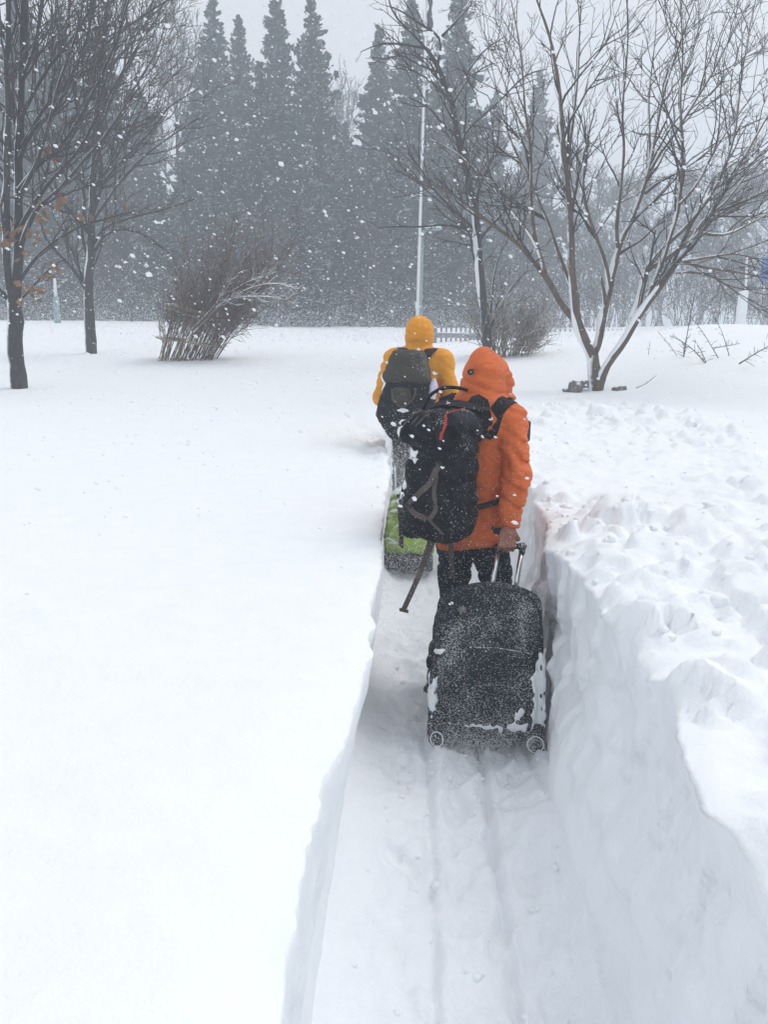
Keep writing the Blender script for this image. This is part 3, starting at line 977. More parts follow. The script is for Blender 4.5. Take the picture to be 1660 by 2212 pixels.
# ---- the slim leaning tree behind the walkers
T = Tree(202); D2 = 13.6; pxm = D2/FPX
def S_limb(pts, d1, r0, r1, tw, d0=D2, snow=0, sto=1.0, L=(.5, 1.2), lv=2, lo=.2):
    P, rad = T.limb(px_line(pts, d0, d1), r0*pxm, r1*pxm, snow=snow, snow_to=sto)
    if tw:
        T.twigs(P, rad, int(tw*.8), L, lv, lo=lo, up=.15, wind=(-.02, 0, 0), rmin=.0034, ang=(.45, 1.0))
    return P, rad
S_limb([(1052, 775), (1050, 740), (1046, 690), (1043, 640), (1041, 600), (1034, 530), (1028, 480), (1020, 410), (1008, 365), (992, 325), (986, 290), (984, 260), (979, 217), (963, 184), (946, 138), (930, 118)], 13.2, 11.0, 4.0, 26, snow=.95, sto=.62, L=(.6, 1.6), lo=.3)
S_limb([(946, 138), (917, 100), (884, 65), (855, 40), (843, 27), (840, 0)], 12.8, 3.6, 1.4, 8, d0=13.2, L=(.3, .8), lv=1)
S_limb([(946, 140), (952, 110), (956, 76), (940, 68), (919, 60), (890, 40), (860, 16), (835, 12)], 13.4, 3.2, 1.2, 8, d0=13.2, L=(.3, .8), lv=1)
S_limb([(956, 78), (975, 55), (992, 38), (1010, 25), (1022, 5)], 12.9, 2.8, 1.2, 6, d0=13.3, L=(.3, .7), lv=1)
S_limb([(918, 104), (900, 102), (871, 95), (850, 92), (830, 87), (800, 102), (780, 112)], 13.0, 2.6, 1.0, 6, d0=13.1, L=(.2, .6), lv=1)
S_limb([(979, 222), (995, 198), (1009, 173), (1035, 150), (1063, 138)], 13.8, 3.0, 1.2, 7, d0=13.2, L=(.3, .9), lv=1)
S_limb([(1009, 160), (1030, 125), (1047, 106), (1070, 92), (1093, 78)], 13.6, 2.4, 1.0, 6, d0=13.4, L=(.3, .8), lv=1)
S_limb([(990, 318), (1014, 273), (1050, 245), (1082, 217), (1110, 185), (1141, 157), (1180, 150)], 14.2, 3.2, 1.2, 10, d0=13.3)
S_limb([(1030, 500), (1000, 470), (965, 440), (930, 400), (905, 355), (880, 330)], 13.0, 3.4, 1.2, 14, d0=13.5)
S_limb([(1030, 505), (995, 490), (960, 484), (935, 488), (905, 492), (870, 488), (820, 492)], 12.8, 2.8, 1.1, 8, d0=13.5, snow=.5, sto=.5, L=(.2, .5), lv=1)
S_limb([(1043, 615), (1030, 580), (1020, 545), (1016, 500), (1008, 470)], 13.2, 3.0, 1.2, 8, d0=13.6, L=(.3, .8))
S_limb([(1055, 720), (1062, 690), (1080, 665), (1095, 640), (1110, 610), (1140, 585)], 13.9, 3.6, 1.2, 8, d0=13.7, snow=.5, L=(.3, .8))
S_limb([(1056, 775), (1058, 720), (1060, 660), (1066, 600), (1075, 560), (1095, 520)], 14.0, 4.0, 1.3, 10, d0=13.7, L=(.3, .8))
S_limb([(1005, 360), (1030, 400), (1045, 380), (1080, 350), (1100, 300)], 14.2, 2.6, 1.0, 8, d0=13.3)
T.build('bare_tree', at(1050, 762, D2), (M['bark_grey'], M['bark_dark']), 'slim leaning bare tree with snow along its trunk, behind the hooded walkers', 'tree', 'bare trees near the trench')

# ---- the two trees on the left
def leaf_mesh(name, r):
    """a few curled withered leaves hanging together"""
    V, F = [], []
    for k in range(1):
        c = np.zeros(3); d = r.normal(0, 1, 3)+A_(0, 0, -.6); d /= np.linalg.norm(d)
        s = np.cross(d, r.normal(0, 1, 3)); s /= np.linalg.norm(s); nn = np.cross(d, s)
        L, W_ = r.uniform(.10, .16), r.uniform(.035, .055)
        b = len(V)
        V += [c, c+d*L*.45+s*W_+nn*.015, c+d*L*.5-nn*.012, c+d*L*.45-s*W_+nn*.015, c+d*L+nn*.02]
        F += [[b, b+1, b+2], [b, b+2, b+3], [b+1, b+4, b+2], [b+2, b+4, b+3]]
    return new_mesh(name, np.array(V), np.array(F))
A_ = lambda *v: np.array(v, float)
LEAVES = [leaf_mesh('leaf', np.random.default_rng(400+k)) for k in range(6)]

T = Tree(303); D3 = 10.5; pxm = D3/FPX
def L_limb(pts, d1, r0, r1, tw, d0=None, snow=0, sto=1.0, L=(.5, 1.3), lv=2, lo=.15, up=.25, wind=(.12, 0, .05)):
    P, rad = T.limb(px_line(pts, d0 or D3, d1), r0*pxm, r1*pxm, snow=snow, snow_to=sto)
    if tw:
        T.twigs(P, rad, int(tw*.64), L, lv, lo=lo, up=up, wind=wind, rmin=.0026, ang=(.35, .85))
    return P, rad
L_limb([(45, 860), (42, 836), (40, 790), (34, 740), (31, 690), (29, 645)], D3, 17, 15, 0, snow=.55)
L_limb([(29, 650), (36, 600), (40, 550), (38, 470), (40, 380), (38, 300), (44, 200), (46, 100), (52, 0), (56, -120), (70, -260)], 10.8, 12, 4, 34, snow=.35, sto=.8, L=(.8, 2.0))
L_limb([(28, 655), (16, 600), (12, 540), (14, 450), (12, 350), (16, 250), (12, 150), (18, 50), (16, -80), (10, -200)], 10.1, 9, 4, 26, snow=.5, sto=.9, L=(.7, 1.8))
L_limb([(26, 650), (5, 645), (-15, 620), (-40, 560), (-60, 480), (-90, 380)], 10.0, 6, 2.5, 12)
L_limb([(42, 605), (60, 580), (75, 555), (100, 535), (150, 500), (185, 482), (240, 470), (290, 455)], 11.0, 4.6, 1.4, 12, L=(.3, .8))
L_limb([(42, 540), (52, 508), (70, 465), (82, 440), (120, 417), (162, 370), (190, 335), (225, 300), (260, 240), (300, 190)], 10.0, 5.6, 1.5, 24, snow=.4, sto=.5)
L_limb([(40, 500), (60, 455), (75, 440), (100, 400), (140, 360), (175, 320), (210, 250), (250, 180), (290, 110), (330, 50)], 11.2, 5.4, 1.5, 26)
L_limb([(40, 410), (60, 385), (87, 347), (120, 330), (150, 295), (175, 245), (200, 200), (220, 162), (250, 100), (270, 20), (300, -60)], 10.2, 5.2, 1.6, 30, snow=.4, sto=.7)
L_limb([(40, 350), (57, 300), (85, 260), (120, 245), (130, 210), (160, 150), (190, 80), (200, 0), (220, -80)], 10.9, 5.0, 1.6, 28)
L_limb([(42, 260), (70, 200), (100, 150), (150, 90), (190, 30), (230, -50)], 10.3, 4.5, 1.6, 26)
L_limb([(46, 170), (75, 110), (85, 30), (100, -60)], 10.7, 4.2, 1.8, 18)
L_limb([(44, 420), (80, 350), (105, 270), (125, 180), (150, 120), (175, 40), (190, -60)], 9.6, 4.6, 1.6, 26)
L_limb([(45, 320), (100, 220), (150, 180), (210, 110), (270, 60), (330, 20), (380, -10)], 11.4, 4.2, 1.4, 26)
L_limb([(46, 645), (70, 620), (95, 590), (112, 565), (140, 560)], 10.3, 3.0, 1.2, 6, L=(.2, .5), lv=1)
left_tree = T.build('bare_tree', at(42, 838, D3), (M['bark_grey'], M['bark_dark']), 'stout dark tree at the photo’s left edge with withered leaves on its low twigs', 'tree', 'bare trees near the trench')
lr2 = np.random.default_rng(77)
LB = np.array(left_tree.location)
for k, (x, y, d) in enumerate([(20, 512, 10.3), (8, 500, 10.2), (30, 520, 10.3), (36, 498, 10.1), (88, 462, 10.3), (80, 470, 10.2), (92, 455, 10.3), (98, 340, 10.4), (110, 350, 10.4), (112, 590, 10.4), (118, 578, 10.4), (105, 598, 10.3), (125, 575, 10.4), (72, 632, 10.3), (62, 622, 10.3), (40, 640, 10.2), (82, 500, 10.3), (76, 515, 10.2), (45, 555, 10.2), (28, 500, 10.4), (130, 430, 10.5), (122, 437, 10.4), (70, 640, 10.3), (2, 525, 10.1), (52, 618, 10.2)]):
    for q in range(3):
        o = link('leaf', LEAVES[(k+q) % 6], M['leaf'], left_tree)
        o.location = at(x+lr2.normal(0, 7), y+lr2.normal(0, 5), d)-LB
        o.rotation_euler = tuple(lr2.uniform(0, 6, 3))
        o.scale = (lr2.uniform(.6, 1.1),)*3
for mesh in LEAVES[:]:
    if not mesh.materials:
        mesh.materials.append(M['leaf'])

T = Tree(404); D4 = 15.0; pxm = D4/FPX
def L2(pts, d1, r0, r1, tw, snow=0, sto=1.0, L=(.7, 1.8), lo=.15, lv=2, up=.25, d0=None):
    P, rad = T.limb(px_line(pts, d0 or D4, d1), r0*pxm, r1*pxm, snow=snow, snow_to=sto)
    if tw:
        T.twigs(P, rad, int(tw*.66), L, lv, lo=lo, up=up, wind=(.12, 0, .05), rmin=.0034, ang=(.35, .85))
L2([(198, 780), (197, 762), (194, 710), (190, 650), (191, 600), (194, 560), (197, 500), (199, 440), (200, 380), (204, 310), (212, 230), (218, 150), (226, 60), (235, -40), (240, -140)], 15, 12.5, 3, 34, snow=.35, sto=.45, L=(.9, 2.4))
L2([(188, 630), (172, 600), (150, 572), (120, 545), (105, 530), (92, 505), (86, 480)], 14.6, 4.5, 1.6, 8, L=(.3, .8), lv=1)
L2([(192, 560), (180, 530), (176, 500), (182, 440), (180, 380), (170, 300)], 15.4, 4.2, 1.6, 12)
L2([(206, 540), (215, 515), (240, 497), (280, 495), (320, 510), (350, 535), (365, 548)], 14.4, 4.0, 1.3, 10, L=(.3, .8))
L2([(205, 525), (212, 495), (250, 482), (300, 465), (350, 455), (420, 430)], 15.6, 3.6, 1.2, 14, L=(.4, 1.0))
L2([(205, 470), (240, 420), (270, 380), (300, 345), (345, 310), (390, 280), (430, 255)], 14.4, 3.8, 1.1, 14)
L2([(203, 440), (225, 390), (262, 350), (300, 312), (345, 262), (362, 230), (400, 210), (430, 190)], 15.8, 4.2, 1.2, 15)
L2([(204, 380), (212, 330), (240, 270), (262, 237), (300, 175), (332, 125), (350, 80), (360, 40)], 14.8, 4.2, 1.2, 20)
L2([(208, 300), (230, 240), (250, 190), (285, 130), (310, 70), (330, 0), (350, -60)], 15.6, 4.2, 1.4, 26)
L2([(206, 350), (180, 290), (160, 220), (150, 150), (130, 60), (120, -40)], 15.4, 4.2, 1.4, 24)
L2([(214, 220), (235, 150), (255, 90), (265, 20), (290, -60)], 14.6, 3.8, 1.4, 22)
L2([(205, 400), (250, 340), (290, 260), (320, 220), (350, 190), (390, 150)], 14.2, 3.4, 1.0, 14)
L2([(200, 420), (170, 380), (140, 340), (110, 280), (90, 200), (80, 110)], 15.8, 3.8, 1.2, 20)
t2 = T.build('bare_tree', at(197, 763, D4), (M['bark_grey'], M['bark_far']), 'straight dark tree second from the left, standing before the tied bush', 'tree', 'bare trees near the trench')
LB = np.array(t2.location)
for k, (x, y) in enumerate([(152, 490), (160, 465), (265, 447), (270, 440), (240, 463), (200, 478), (150, 497), (205, 485)]):
    o = link('leaf', LEAVES[(k+2) % 6], M['leaf'], t2)
    o.location = at(x, y, 14.8)-LB
    o.rotation_euler = tuple(lr2.uniform(0, 6, 3))
    o.scale = (lr2.uniform(.9, 1.4),)*3

# ------------------------------------------------------------------ bushes
def bush(name, pxs, d, mats, label, seed, n, lean, H, spread, tie=None, group='winter bushes', rmin=.0045, lv=2):
    T = Tree(seed); r = T.r
    x0, x1, yb = pxs
    a, b = at(x0, yb, d), at(x1, yb, d)
    c = 0.5*(a+b); hw = 0.5*(b[0]-a[0])
    for k in range(n):
        u, v = r.uniform(-1, 1), r.uniform(-1, 1)
        p = c+A_(u*hw, v*hw*.6, -.12)
        h = H*r.uniform(.42, 1.08)
        top = p+A_(lean*h+u*spread*h*.9+r.normal(0, .10), v*spread*h*.5+r.normal(0, .1), h)
        mid = p+(top-p)*.42+A_(r.normal(0, .05)-u*.05*(1 if tie else -1), r.normal(0, .05), .03)
        P, rad = T.limb([p, mid, mid+(top-mid)*.5+r.normal(0, .09, 3), top], r.uniform(.006, .012), .0035, n=12, sides=4, where='branch', wob=2.2)
        T.twigs(P, rad, int(r.integers(5, 9)), (.25, .75), lv-1, lo=.28, up=.22, wind=(lean*.3, 0, .05), rmin=rmin, ang=(.3, .9))
    root = T.build(name, c, mats, label, 'bush', group)
    return root, c, hw
M['bush_white'] = bark_mat('snow_laden_twigs', (0.11, 0.08, 0.06), 0.25, 0.5, 0.4)
bl, bc, bh = bush('bush', (338, 455, 778), 14.0, (M['bush'], M['bush']), 'tall reddish-brown bush bundled with straw rope on the left', 505, 105, .50, 2.10, .26, tie=True, lv=3, rmin=.0036)
# straw ropes tying it, one object each
def hoop(z, w, tilt, off, r=.020, wob=.03, hook=None):
    a = np.linspace(0, 2*math.pi, 40)
    P = np.stack([off+w*np.cos(a), w*.62*np.sin(a), z+tilt*np.cos(a)+wob*vnoise(a*2.2, z, 0, 3)], 1)
    tb = Tubes(); tb.add(P, r*(1+.35*vnoise(a*5, z*3, 0, 5)), 6, cap=False)
    for k in range(26):      # frayed ends
        i = int(rng.integers(0, 39)); d = rng.normal(0, 1, 3)+A_(np.cos(a[i]), np.sin(a[i])*.6, .6)
        d /= np.linalg.norm(d)
        tb.add(np.stack([P[i], P[i]+d*rng.uniform(.05, .13)]), [.006, .003], 3, cap=False)
    ob = link('rope', tb.mesh('rope'), M['straw'], bl); ob['kind'] = 'stuff'
hoop(.80, .50, -.09, .27, .034)
hoop(.73, .52, -.10, .25, .022)
hoop(.30, .52, -.06, .10, .020)
for k in range(6):
    x = rng.uniform(-.45, .45)
    tb = Tubes(); tb.add(resample([A_(x, -.33, 0), A_(x+.10+rng.normal(0, .08), -.36, .35), A_(x+.27+rng.normal(0, .18), -.34, .78)], 8), np.full(8, .007), 4)
    link('rope', tb.mesh('rope'), M['straw'], bl)
# snow-laden side branch
T = Tree(515)
for pts, n_ in (([(420, 720), (450, 690), (480, 655), (520, 632), (560, 615), (600, 610), (650, 628)], 26), ([(470, 665), (500, 640), (540, 640), (590, 640), (625, 650)], 26), ([(430, 700), (465, 660), (500, 612), (512, 590)], 10), ([(500, 632), (540, 605), (580, 598)], 12)):
    P, rad = T.limb(px_line(pts, 13.7, 13.4), .026, .008, sides=5, where='trunk', snow=1.0, wob=.5)
    T.twigs(P, rad, n_, (.15, .42), 1, lo=.30, up=.10, wind=(.25, 0, 0), rmin=.007, ang=(.3, .8))
off = np.array(bl.location)
for part, tb, m in (('side_branch', T.trunk, M['bush']), ('side_twigs', T.branch, M['bush_white']), ('snow_crust', T.snow, M['snow_clump'])):
    tb.v = [v-off for v in tb.v]
    ob = link(part, tb.mesh(part), m, bl)
    if part != 'side_branch':
        ob['kind'] = 'stuff'
bush('bush', (1066, 1138, 770), 13.9, (M['bush_tan'], M['bush_tan']), 'low tan bush standing beside the slim leaning tree', 606, 62, .16, .85, .55)

# thorny stems poking out of the drift on the right
def stems(lines, d, label, seed, thick=.008, spur=.10, count=12):
    T = Tree(seed)
    for pts in lines:
        P, rad = T.limb(px_line(pts, d, d-.2), thick, thick*.45, sides=5, where='trunk', wob=.5)
        T.twigs(P, rad, count, (spur*.5, spur*1.6), 0, lo=.1, up=.05, rmin=.0035, ang=(.7, 1.4))
    return T.build('shrub_stems', at(lines[0][0][0], lines[0][0][1], d), (M['bark_dark'], M['bark_dark']), label, 'shrub', 'bare stems in the drift')
stems([[(1478, 776), (1484, 735), (1492, 690), (1500, 640), (1508, 610)], [(1479, 776), (1477, 745), (1483, 735)]], 12.2, 'tall upright thorny stem rising from the drift right of the forked tree', 711)
stems([[(1530, 792), (1512, 765), (1490, 745), (1462, 728), (1448, 725)], [(1528, 788), (1515, 750), (1500, 735)]], 11.6, 'arching thorny stem bending low over the drift', 712)
stems([[(1556, 778), (1540, 750), (1520, 715), (1500, 690), (1493, 684)], [(1540, 752), (1570, 748), (1600, 742)]], 12.0, 'slanting bare stem between the upright and the outermost drift stems', 713, .007, .09, 9)
stems([[(1579, 778), (1570, 745), (1562, 715), (1550, 690), (1543, 682)]], 12.2, 'curved outermost bare stem of the clump in the drift', 714, .007, .08, 7)
stems([[(1598, 786), (1625, 768), (1650, 752), (1690, 735)]], 11.2, 'spiky branch lying on the snow at the right edge', 715, .011, .13, 16)
stems([[(1466, 772), (1450, 745), (1425, 725), (1422, 715)]], 12.4, 'small bent twig left of the upright thorny stem', 716, .005, .06, 5)
stems([[(1376, 838), (1390, 834), (1405, 824), (1419, 811)]], 10.0, 'thin curved twig on the snow beside the forked tree', 717, .006, .04, 3)
stems([[(1402, 766), (1404, 752), (1406, 735)]], 12.0, 'single short straw of a twig standing in the snow', 718, .004, .03, 2)
stems([[(1048, 770), (1036, 745), (1030, 725)], [(1052, 772), (1040, 735), (1038, 722)]], 12.6, 'pair of thin shoots at the foot of the slim tree', 719, .005, .05, 3)

# ------------------------------------------------------------------ evergreen trees behind
def conifer_meshes(seed, H, Rb, n, shape=.85, lump=.25):
    """plumes of foliage swept up and out from the stem, each a cluster of small leafy sprays"""
    r = np.random.default_rng(seed)
    C, Dv, Sz = [], [], []
    nb = 430
    for k in range(nb):
        h = 0.012+0.978*((k+r.random())/nb)**1.10
        a = r.uniform(0, 2*math.pi)
        tier = .90+.16*math.sin(h*H*(3.4+.7*math.sin(seed))+seed+1.7*math.sin(a))
        prof = Rb*(1-h)**shape
        long_ = r.random() < .22
        reach = max(prof*tier*(r.uniform(1.0, 1.42) if long_ else r.uniform(.62, 1.02)), .03)
        rise = reach*r.uniform(-.12, .50)
        out = A_(math.cos(a), math.sin(a), 0)
        m = int(12+44*min(1, reach/1.2))
        t_ = r.uniform(.10, 1.0, m)**(.9 if long_ else .75)
        cen = A_(0, 0, h*H)+out*(reach*t_)[:, None]+A_(0, 0, 1)*(rise*t_**1.7-.10*np.sin(t_*3.14)*reach)[:, None]
        wd = (.02+(.13 if long_ else .19)*reach*np.sin(np.clip(t_*1.05, 0, 1)*math.pi*.88))[:, None]
        cen = cen+r.normal(0, 1, (m, 3))*wd*A_(1, 1, .55)
        C.append(cen)
        Dv.append(np.repeat((out*.8+A_(0, 0, .55))[None], m, 0))
        Sz.append(np.full(m, 1.0-.5*h))
    C, Dv, Sz = np.concatenate(C), np.concatenate(Dv), np.concatenate(Sz)
    m = len(C)
    V, F = [], []
    d = Dv+r.normal(0, .55, (m, 3)); d /= np.linalg.norm(d, axis=1)[:, None]
    s = np.cross(d, r.normal(0, 1, (m, 3))); s /= np.linalg.norm(s, axis=1)[:, None]
    L = (r.uniform(.15, .42, m)*Sz)[:, None]; W_ = L*r.uniform(.20, .40, (m, 1))
    b = C-d*L*.4
    v = np.stack([b, b+d*L*.5+s*W_, b+d*L, b+d*L*.45-s*W_], 1)
    fol = new_mesh('crown', v.reshape(-1, 3), np.arange(m*4).reshape(m, 4), smooth=False)
    fol.materials.append(M['conifer'])
    tb = Tubes()
    tb.add(np.stack([A_(0, 0, z*H) for z in np.linspace(-.02, .985, 9)]), Rb*.10*(1.02-np.linspace(0, 1, 9))+.01, 8)
    tr = tb.mesh('trunk'); tr.materials.append(M['bark_grey'])
    return fol, tr
CON = [conifer_meshes(900+k, 10.0, rb, 21000, sh, lu) for k, (rb, sh, lu) in enumerate(((1.75, .90, .34), (1.9, .84, .30), (1.6, .82, .36), (2.05, .92, .34)))]
def conifer(px, top_y, d, var, label, rz, wide=1.0):
    top = at(px, top_y, d)
    gz = float(G(top[0], d))-.2
    H = top[2]-gz
    root = empty('conifer', (top[0], d, gz), rz)
    s = H/10.0
    root.scale = (s*wide, s*wide, s)
    tag(root, label, 'conifer', 'evergreen trees behind the snow field')
    for nm, me in zip(('crown', 'trunk'), CON[var]):
        ob = link(nm, me, None, root)
        if nm == 'crown':
            ob['kind'] = 'stuff'
    return root
for k, (px, ty, d, var, wide, label) in enumerate([
    (458, -12, 40, 0, .95, 'leftmost tall evergreen spire whose tip touches the top of the photo'),
    (516, 32, 42, 1, .75, 'shorter evergreen spire between the two tall left ones'),
    (596, -22, 40, 2, .85, 'tall slim evergreen spire in the middle of the left row'),
    (672, -12, 38, 1, .80, 'evergreen spire on the right end of the left row, beside the sky gap'),
    (820, 52, 42, 0, .85, 'evergreen spire just right of the sky gap, left of the flagpole'),
    (892, -30, 38, 3, .80, 'tall broad evergreen directly behind the flagpole'),
    (992, -40, 39, 1, .80, 'tall evergreen just right of the flagpole behind the leaning tree'),
    (1075, 185, 50, 0, .80, 'low hazy evergreen tip right of the leaning tree'),
    (1168, 150, 54, 2, .80, 'pale far evergreen tip behind the forked tree'),
    (560, 130, 36, 3, .95, 'broad evergreen filling the gap low in the left row'),
    (745, 262, 44, 3, 1.05, 'broad low evergreen at the foot of the sky gap'),
    (640, 200, 35, 0, 1.10, 'evergreen in front of the left row with a full dark skirt'),
    (860, 250, 35, 2, 1.25, 'dark evergreen standing low behind the yellow hood'),
    (955, 280, 36, 1, 1.15, 'dark low evergreen behind the leaning tree trunk'),
    (420, 190, 37, 1, 1.0, 'evergreen half hidden behind the second left tree'),
    (300, 190, 40, 2, 1.15, 'evergreen behind the crown of the second left tree'),
    (215, 60, 39, 0, 1.1, 'evergreen behind the straight dark tree on the left'),
    (120, 20, 38, 3, 1.0, 'evergreen between the two left trunks'),
    (30, -30, 37, 1, 1.0, 'evergreen behind the stout tree at the left edge'),
    (480, 330, 33, 3, 1.3, 'low evergreen above the tied bush'),
    (760, 400, 33, 0, 1.5, 'low spreading evergreen left of the yellow hood'),
    (345, 380, 33, 2, 1.4, 'low evergreen left of the tied bush'),
    (1035, 330, 40, 3, 1.1, 'dim evergreen behind the slim tree crown'),
    (90, 330, 33, 2, 1.4, 'low evergreen behind the left trunks'),
    (640, 430, 31, 1, 1.5, 'nearest low evergreen right of the tied bush'),
    (1110, 400, 46, 0, 1.2, 'faint low evergreen between the slim and the forked tree')]):
    conifer(px, ty, d, var, label, k*1.7, wide*(1.35 if ty > 120 else 1.36))

# ------------------------------------------------------------------ bare wood fading into the snowfall
def bare_proto(seed, H=8.0):
    T = Tree(seed); r = T.r
    P, rad = T.limb([A_(0, 0, -.3), A_(.05, 0, H*.3), A_(r.normal(0, .2), r.normal(0, .2), H*.62), A_(r.normal(0, .4), r.normal(0, .4), H)], .14, .02, n=14, sides=6)
    for k in range(13):
        i = int(2+k*.8); i = min(i, 12)
        th = r.uniform(0, 6.28); L = H*r.uniform(.28, .45)*(1-.04*k)
        q = P[i]
        e = q+A_(math.cos(th)*L*.6, math.sin(th)*L*.6, L*.8)
        m_ = q+(e-q)*.5+A_(math.cos(th)*.15, math.sin(th)*.15, -.1)
        P2, r2 = T.limb([q, m_, e], .05, .012, n=8, sides=4, where='branch')
        T.twigs(P2, r2, 15, (.7, 1.7), 2, lo=.15, up=.25, rmin=.011, ang=(.35, .8), sides=4)
    a, b = T.trunk.mesh('trunk'), T.branch.mesh('crown')
    a.materials.append(M['bark_grey']); b.materials.append(M['bark_far'])
    return a, b
BARE = [bare_proto(s) for s in (31, 32, 33)]
def far_bare(px, top_y, d, v, rz, label, wide=1.0):
    top = at(px, top_y, d)
    gz = float(G(top[0], d))
    root = empty('bare_tree', (top[0], d, gz), rz)
    s = (top[2]-gz)/8.0
    root.scale = (s*wide, s*wide, s)
    tag(root, label, 'tree', 'bare trees in the distance')
    for nm, me in zip(('trunk', 'crown'), BARE[v]):
        ob = link(nm, me, None, root)
        if nm == 'crown':
            ob['kind'] = 'stuff'
for k, (px, ty, d, v, wide, label) in enumerate([
    (375, 60, 46, 0, .8, 'faint bare tree against the sky between the left trees and the evergreens'),
    (738, 195, 52, 1, .8, 'faint bare tree in the sky gap between the evergreen rows'),
    (1205, 330, 50, 2, 1.3, 'hazy bare tree behind the left stem of the forked tree'),
    (1290, 375, 54, 0, 1.4, 'hazy bare tree behind the middle stem of the forked tree'),
    (1370, 395, 52, 1, 1.4, 'hazy bare tree seen in the main fork'),
    (1450, 385, 56, 2, 1.4, 'hazy bare tree right of the middle stem'),
    (1540, 372, 52, 0, 1.5, 'hazy bare tree behind the right stem of the forked tree'),
    (1625, 390, 50, 1, 1.5, 'hazy bare tree above the blue sign'),
    (1690, 360, 52, 2, 1.4, 'hazy bare tree at the right edge of the photo'),
    (1250, 480, 44, 1, 1.5, 'low bare tree behind the right fence'),
    (1410, 480, 44, 0, 1.5, 'low bare tree behind the right stem’s foot'),
    (1570, 470, 42, 2, 1.5, 'low bare tree above the thorny stems'),
    (590, 470, 29, 2, .9, 'thin bare tree before the evergreens right of the tied bush'),
    (800, 480, 30, 0, 1.0, 'thin bare tree before the evergreens left of the yellow hood'),
    (270, 420, 29, 1, 1.0, 'thin bare tree behind the second left trunk')]):
    far_bare(px, ty, d, v, k*2.1, label, wide)
# low undergrowth along the foot of the wood: reads as one dark mass
T = Tree(818)
ur = np.random.default_rng(19)
for k in range(520):
    px, d = ur.uniform(-60, 1740), ur.uniform(32, 41)
    p = at(px, 700, d); p[2] = float(G(p[0], d))-.15
    h = ur.uniform(1.0, 3.2)
    top = p+A_(ur.normal(0, .5), ur.normal(0, .4), h)
    P, rad = T.limb([p, p+(top-p)*.5+A_(ur.normal(0, .15), 0, 0), top], .028, .012, n=5, sides=3, where='branch')
    T.twigs(P, rad, 6, (.5, 1.3), 1, lo=.2, up=.3, rmin=.012, ang=(.3, .8), sides=3)
o = link('undergrowth', T.branch.mesh('undergrowth'), M['bark_far'])
tag(o, 'dim brush massed along the foot of the distant wood', 'undergrowth', kind='stuff')
# ------------------------------------------------------------------ people
def place(o, x, y, z, yaw):
    """yaw: turned clockwise (to the right) from facing straight ahead"""
    o.location = (x, y, z)
    o.rotation_euler = (0, 0, -yaw)

def wrinkle(P, seed, amp, stretch=(6, 6, 14), angle=0.5):
    x, y, z = P[..., 0], P[..., 1], P[..., 2]
    w_ = .35*vnoise(x*5, y*5, z*5, seed+9)
    n = vnoise(x*stretch[0]+z*angle*6+w_, y*stretch[1]+w_, z*stretch[2]+x*angle*5, seed)
    m = vnoise(x*stretch[0]*2.3+w_, y*stretch[1]*2.3+z*3, z*stretch[2]*2.1-w_, seed+5)
    return amp*(1.7*np.exp(-(n/.15)**2)+.75*np.exp(-(m/.16)**2)-.55+.35*m)

def body_mesh(name, J, finger_fn=None):
    """the whole figure under the clothes: head with a face, neck, trunk, arms, legs; hands with fingers at a finer step"""
    def f(P):
        hc = J['head']
        d = ell(P, hc, (.078, .098, .115))
        d = smin(d, ell(P, hc+np.array([0, .045, -.06]), (.055, .055, .055)), .03)          # jaw
        d = smin(d, cap(P, hc+np.array([0, .09, .01]), hc+np.array([0, .112, -.022]), .008, .014), .012)   # nose
        for s in (-1, 1):
            d = smax(d, -ell(P, hc+np.array([s*.032, .098, .012]), (.016, .012, .010)), .01)   # eye sockets
            d = smin(d, ell(P, hc+np.array([s*.030, .083, .012]), (.012, .010, .008)), .004)
            d = smin(d, ell(P, hc+np.array([s*.078, -.005, -.008]), (.012, .022, .032)), .01)  # ears
        d = smax(d, -cap(P, hc+np.array([-.02, .104, -.055]), hc+np.array([.02, .104, -.055]), .005, .005), .006)   # mouth
        d = smin(d, cap(P, hc+np.array([0, -.01, -.08]), J['neck'], .052, .058), .03)
        d = smin(d, cap(P, J['chest'], J['pelvis'], .135, .125, 1, .72, 1), .06)
        d = smin(d, cap(P, J['neck'], J['chest'], .06, .12, 1, .8, 1), .05)
        for s in 'RL':
            d = smin(d, cap(P, J['sh'+s], J['el'+s], .050, .038), .03)
            d = smin(d, cap(P, J['el'+s], J['wr'+s], .038, .026), .01)
            d = smin(d, cap(P, J['hip'+s], J['kn'+s], .075, .052), .03)
            d = smin(d, cap(P, J['kn'+s], J['an'+s], .050, .034), .01)
            d = smin(d, cap(P, J['an'+s], J['an'+s]+np.array([0, .15, -.05]), .036, .030), .02)
        return d
    allp = np.array(list(J.values()))
    lo, hi = allp.min(0)-.16, allp.max(0)+.17
    me = sdf_mesh(name, f, lo, hi, .0095)
    return me

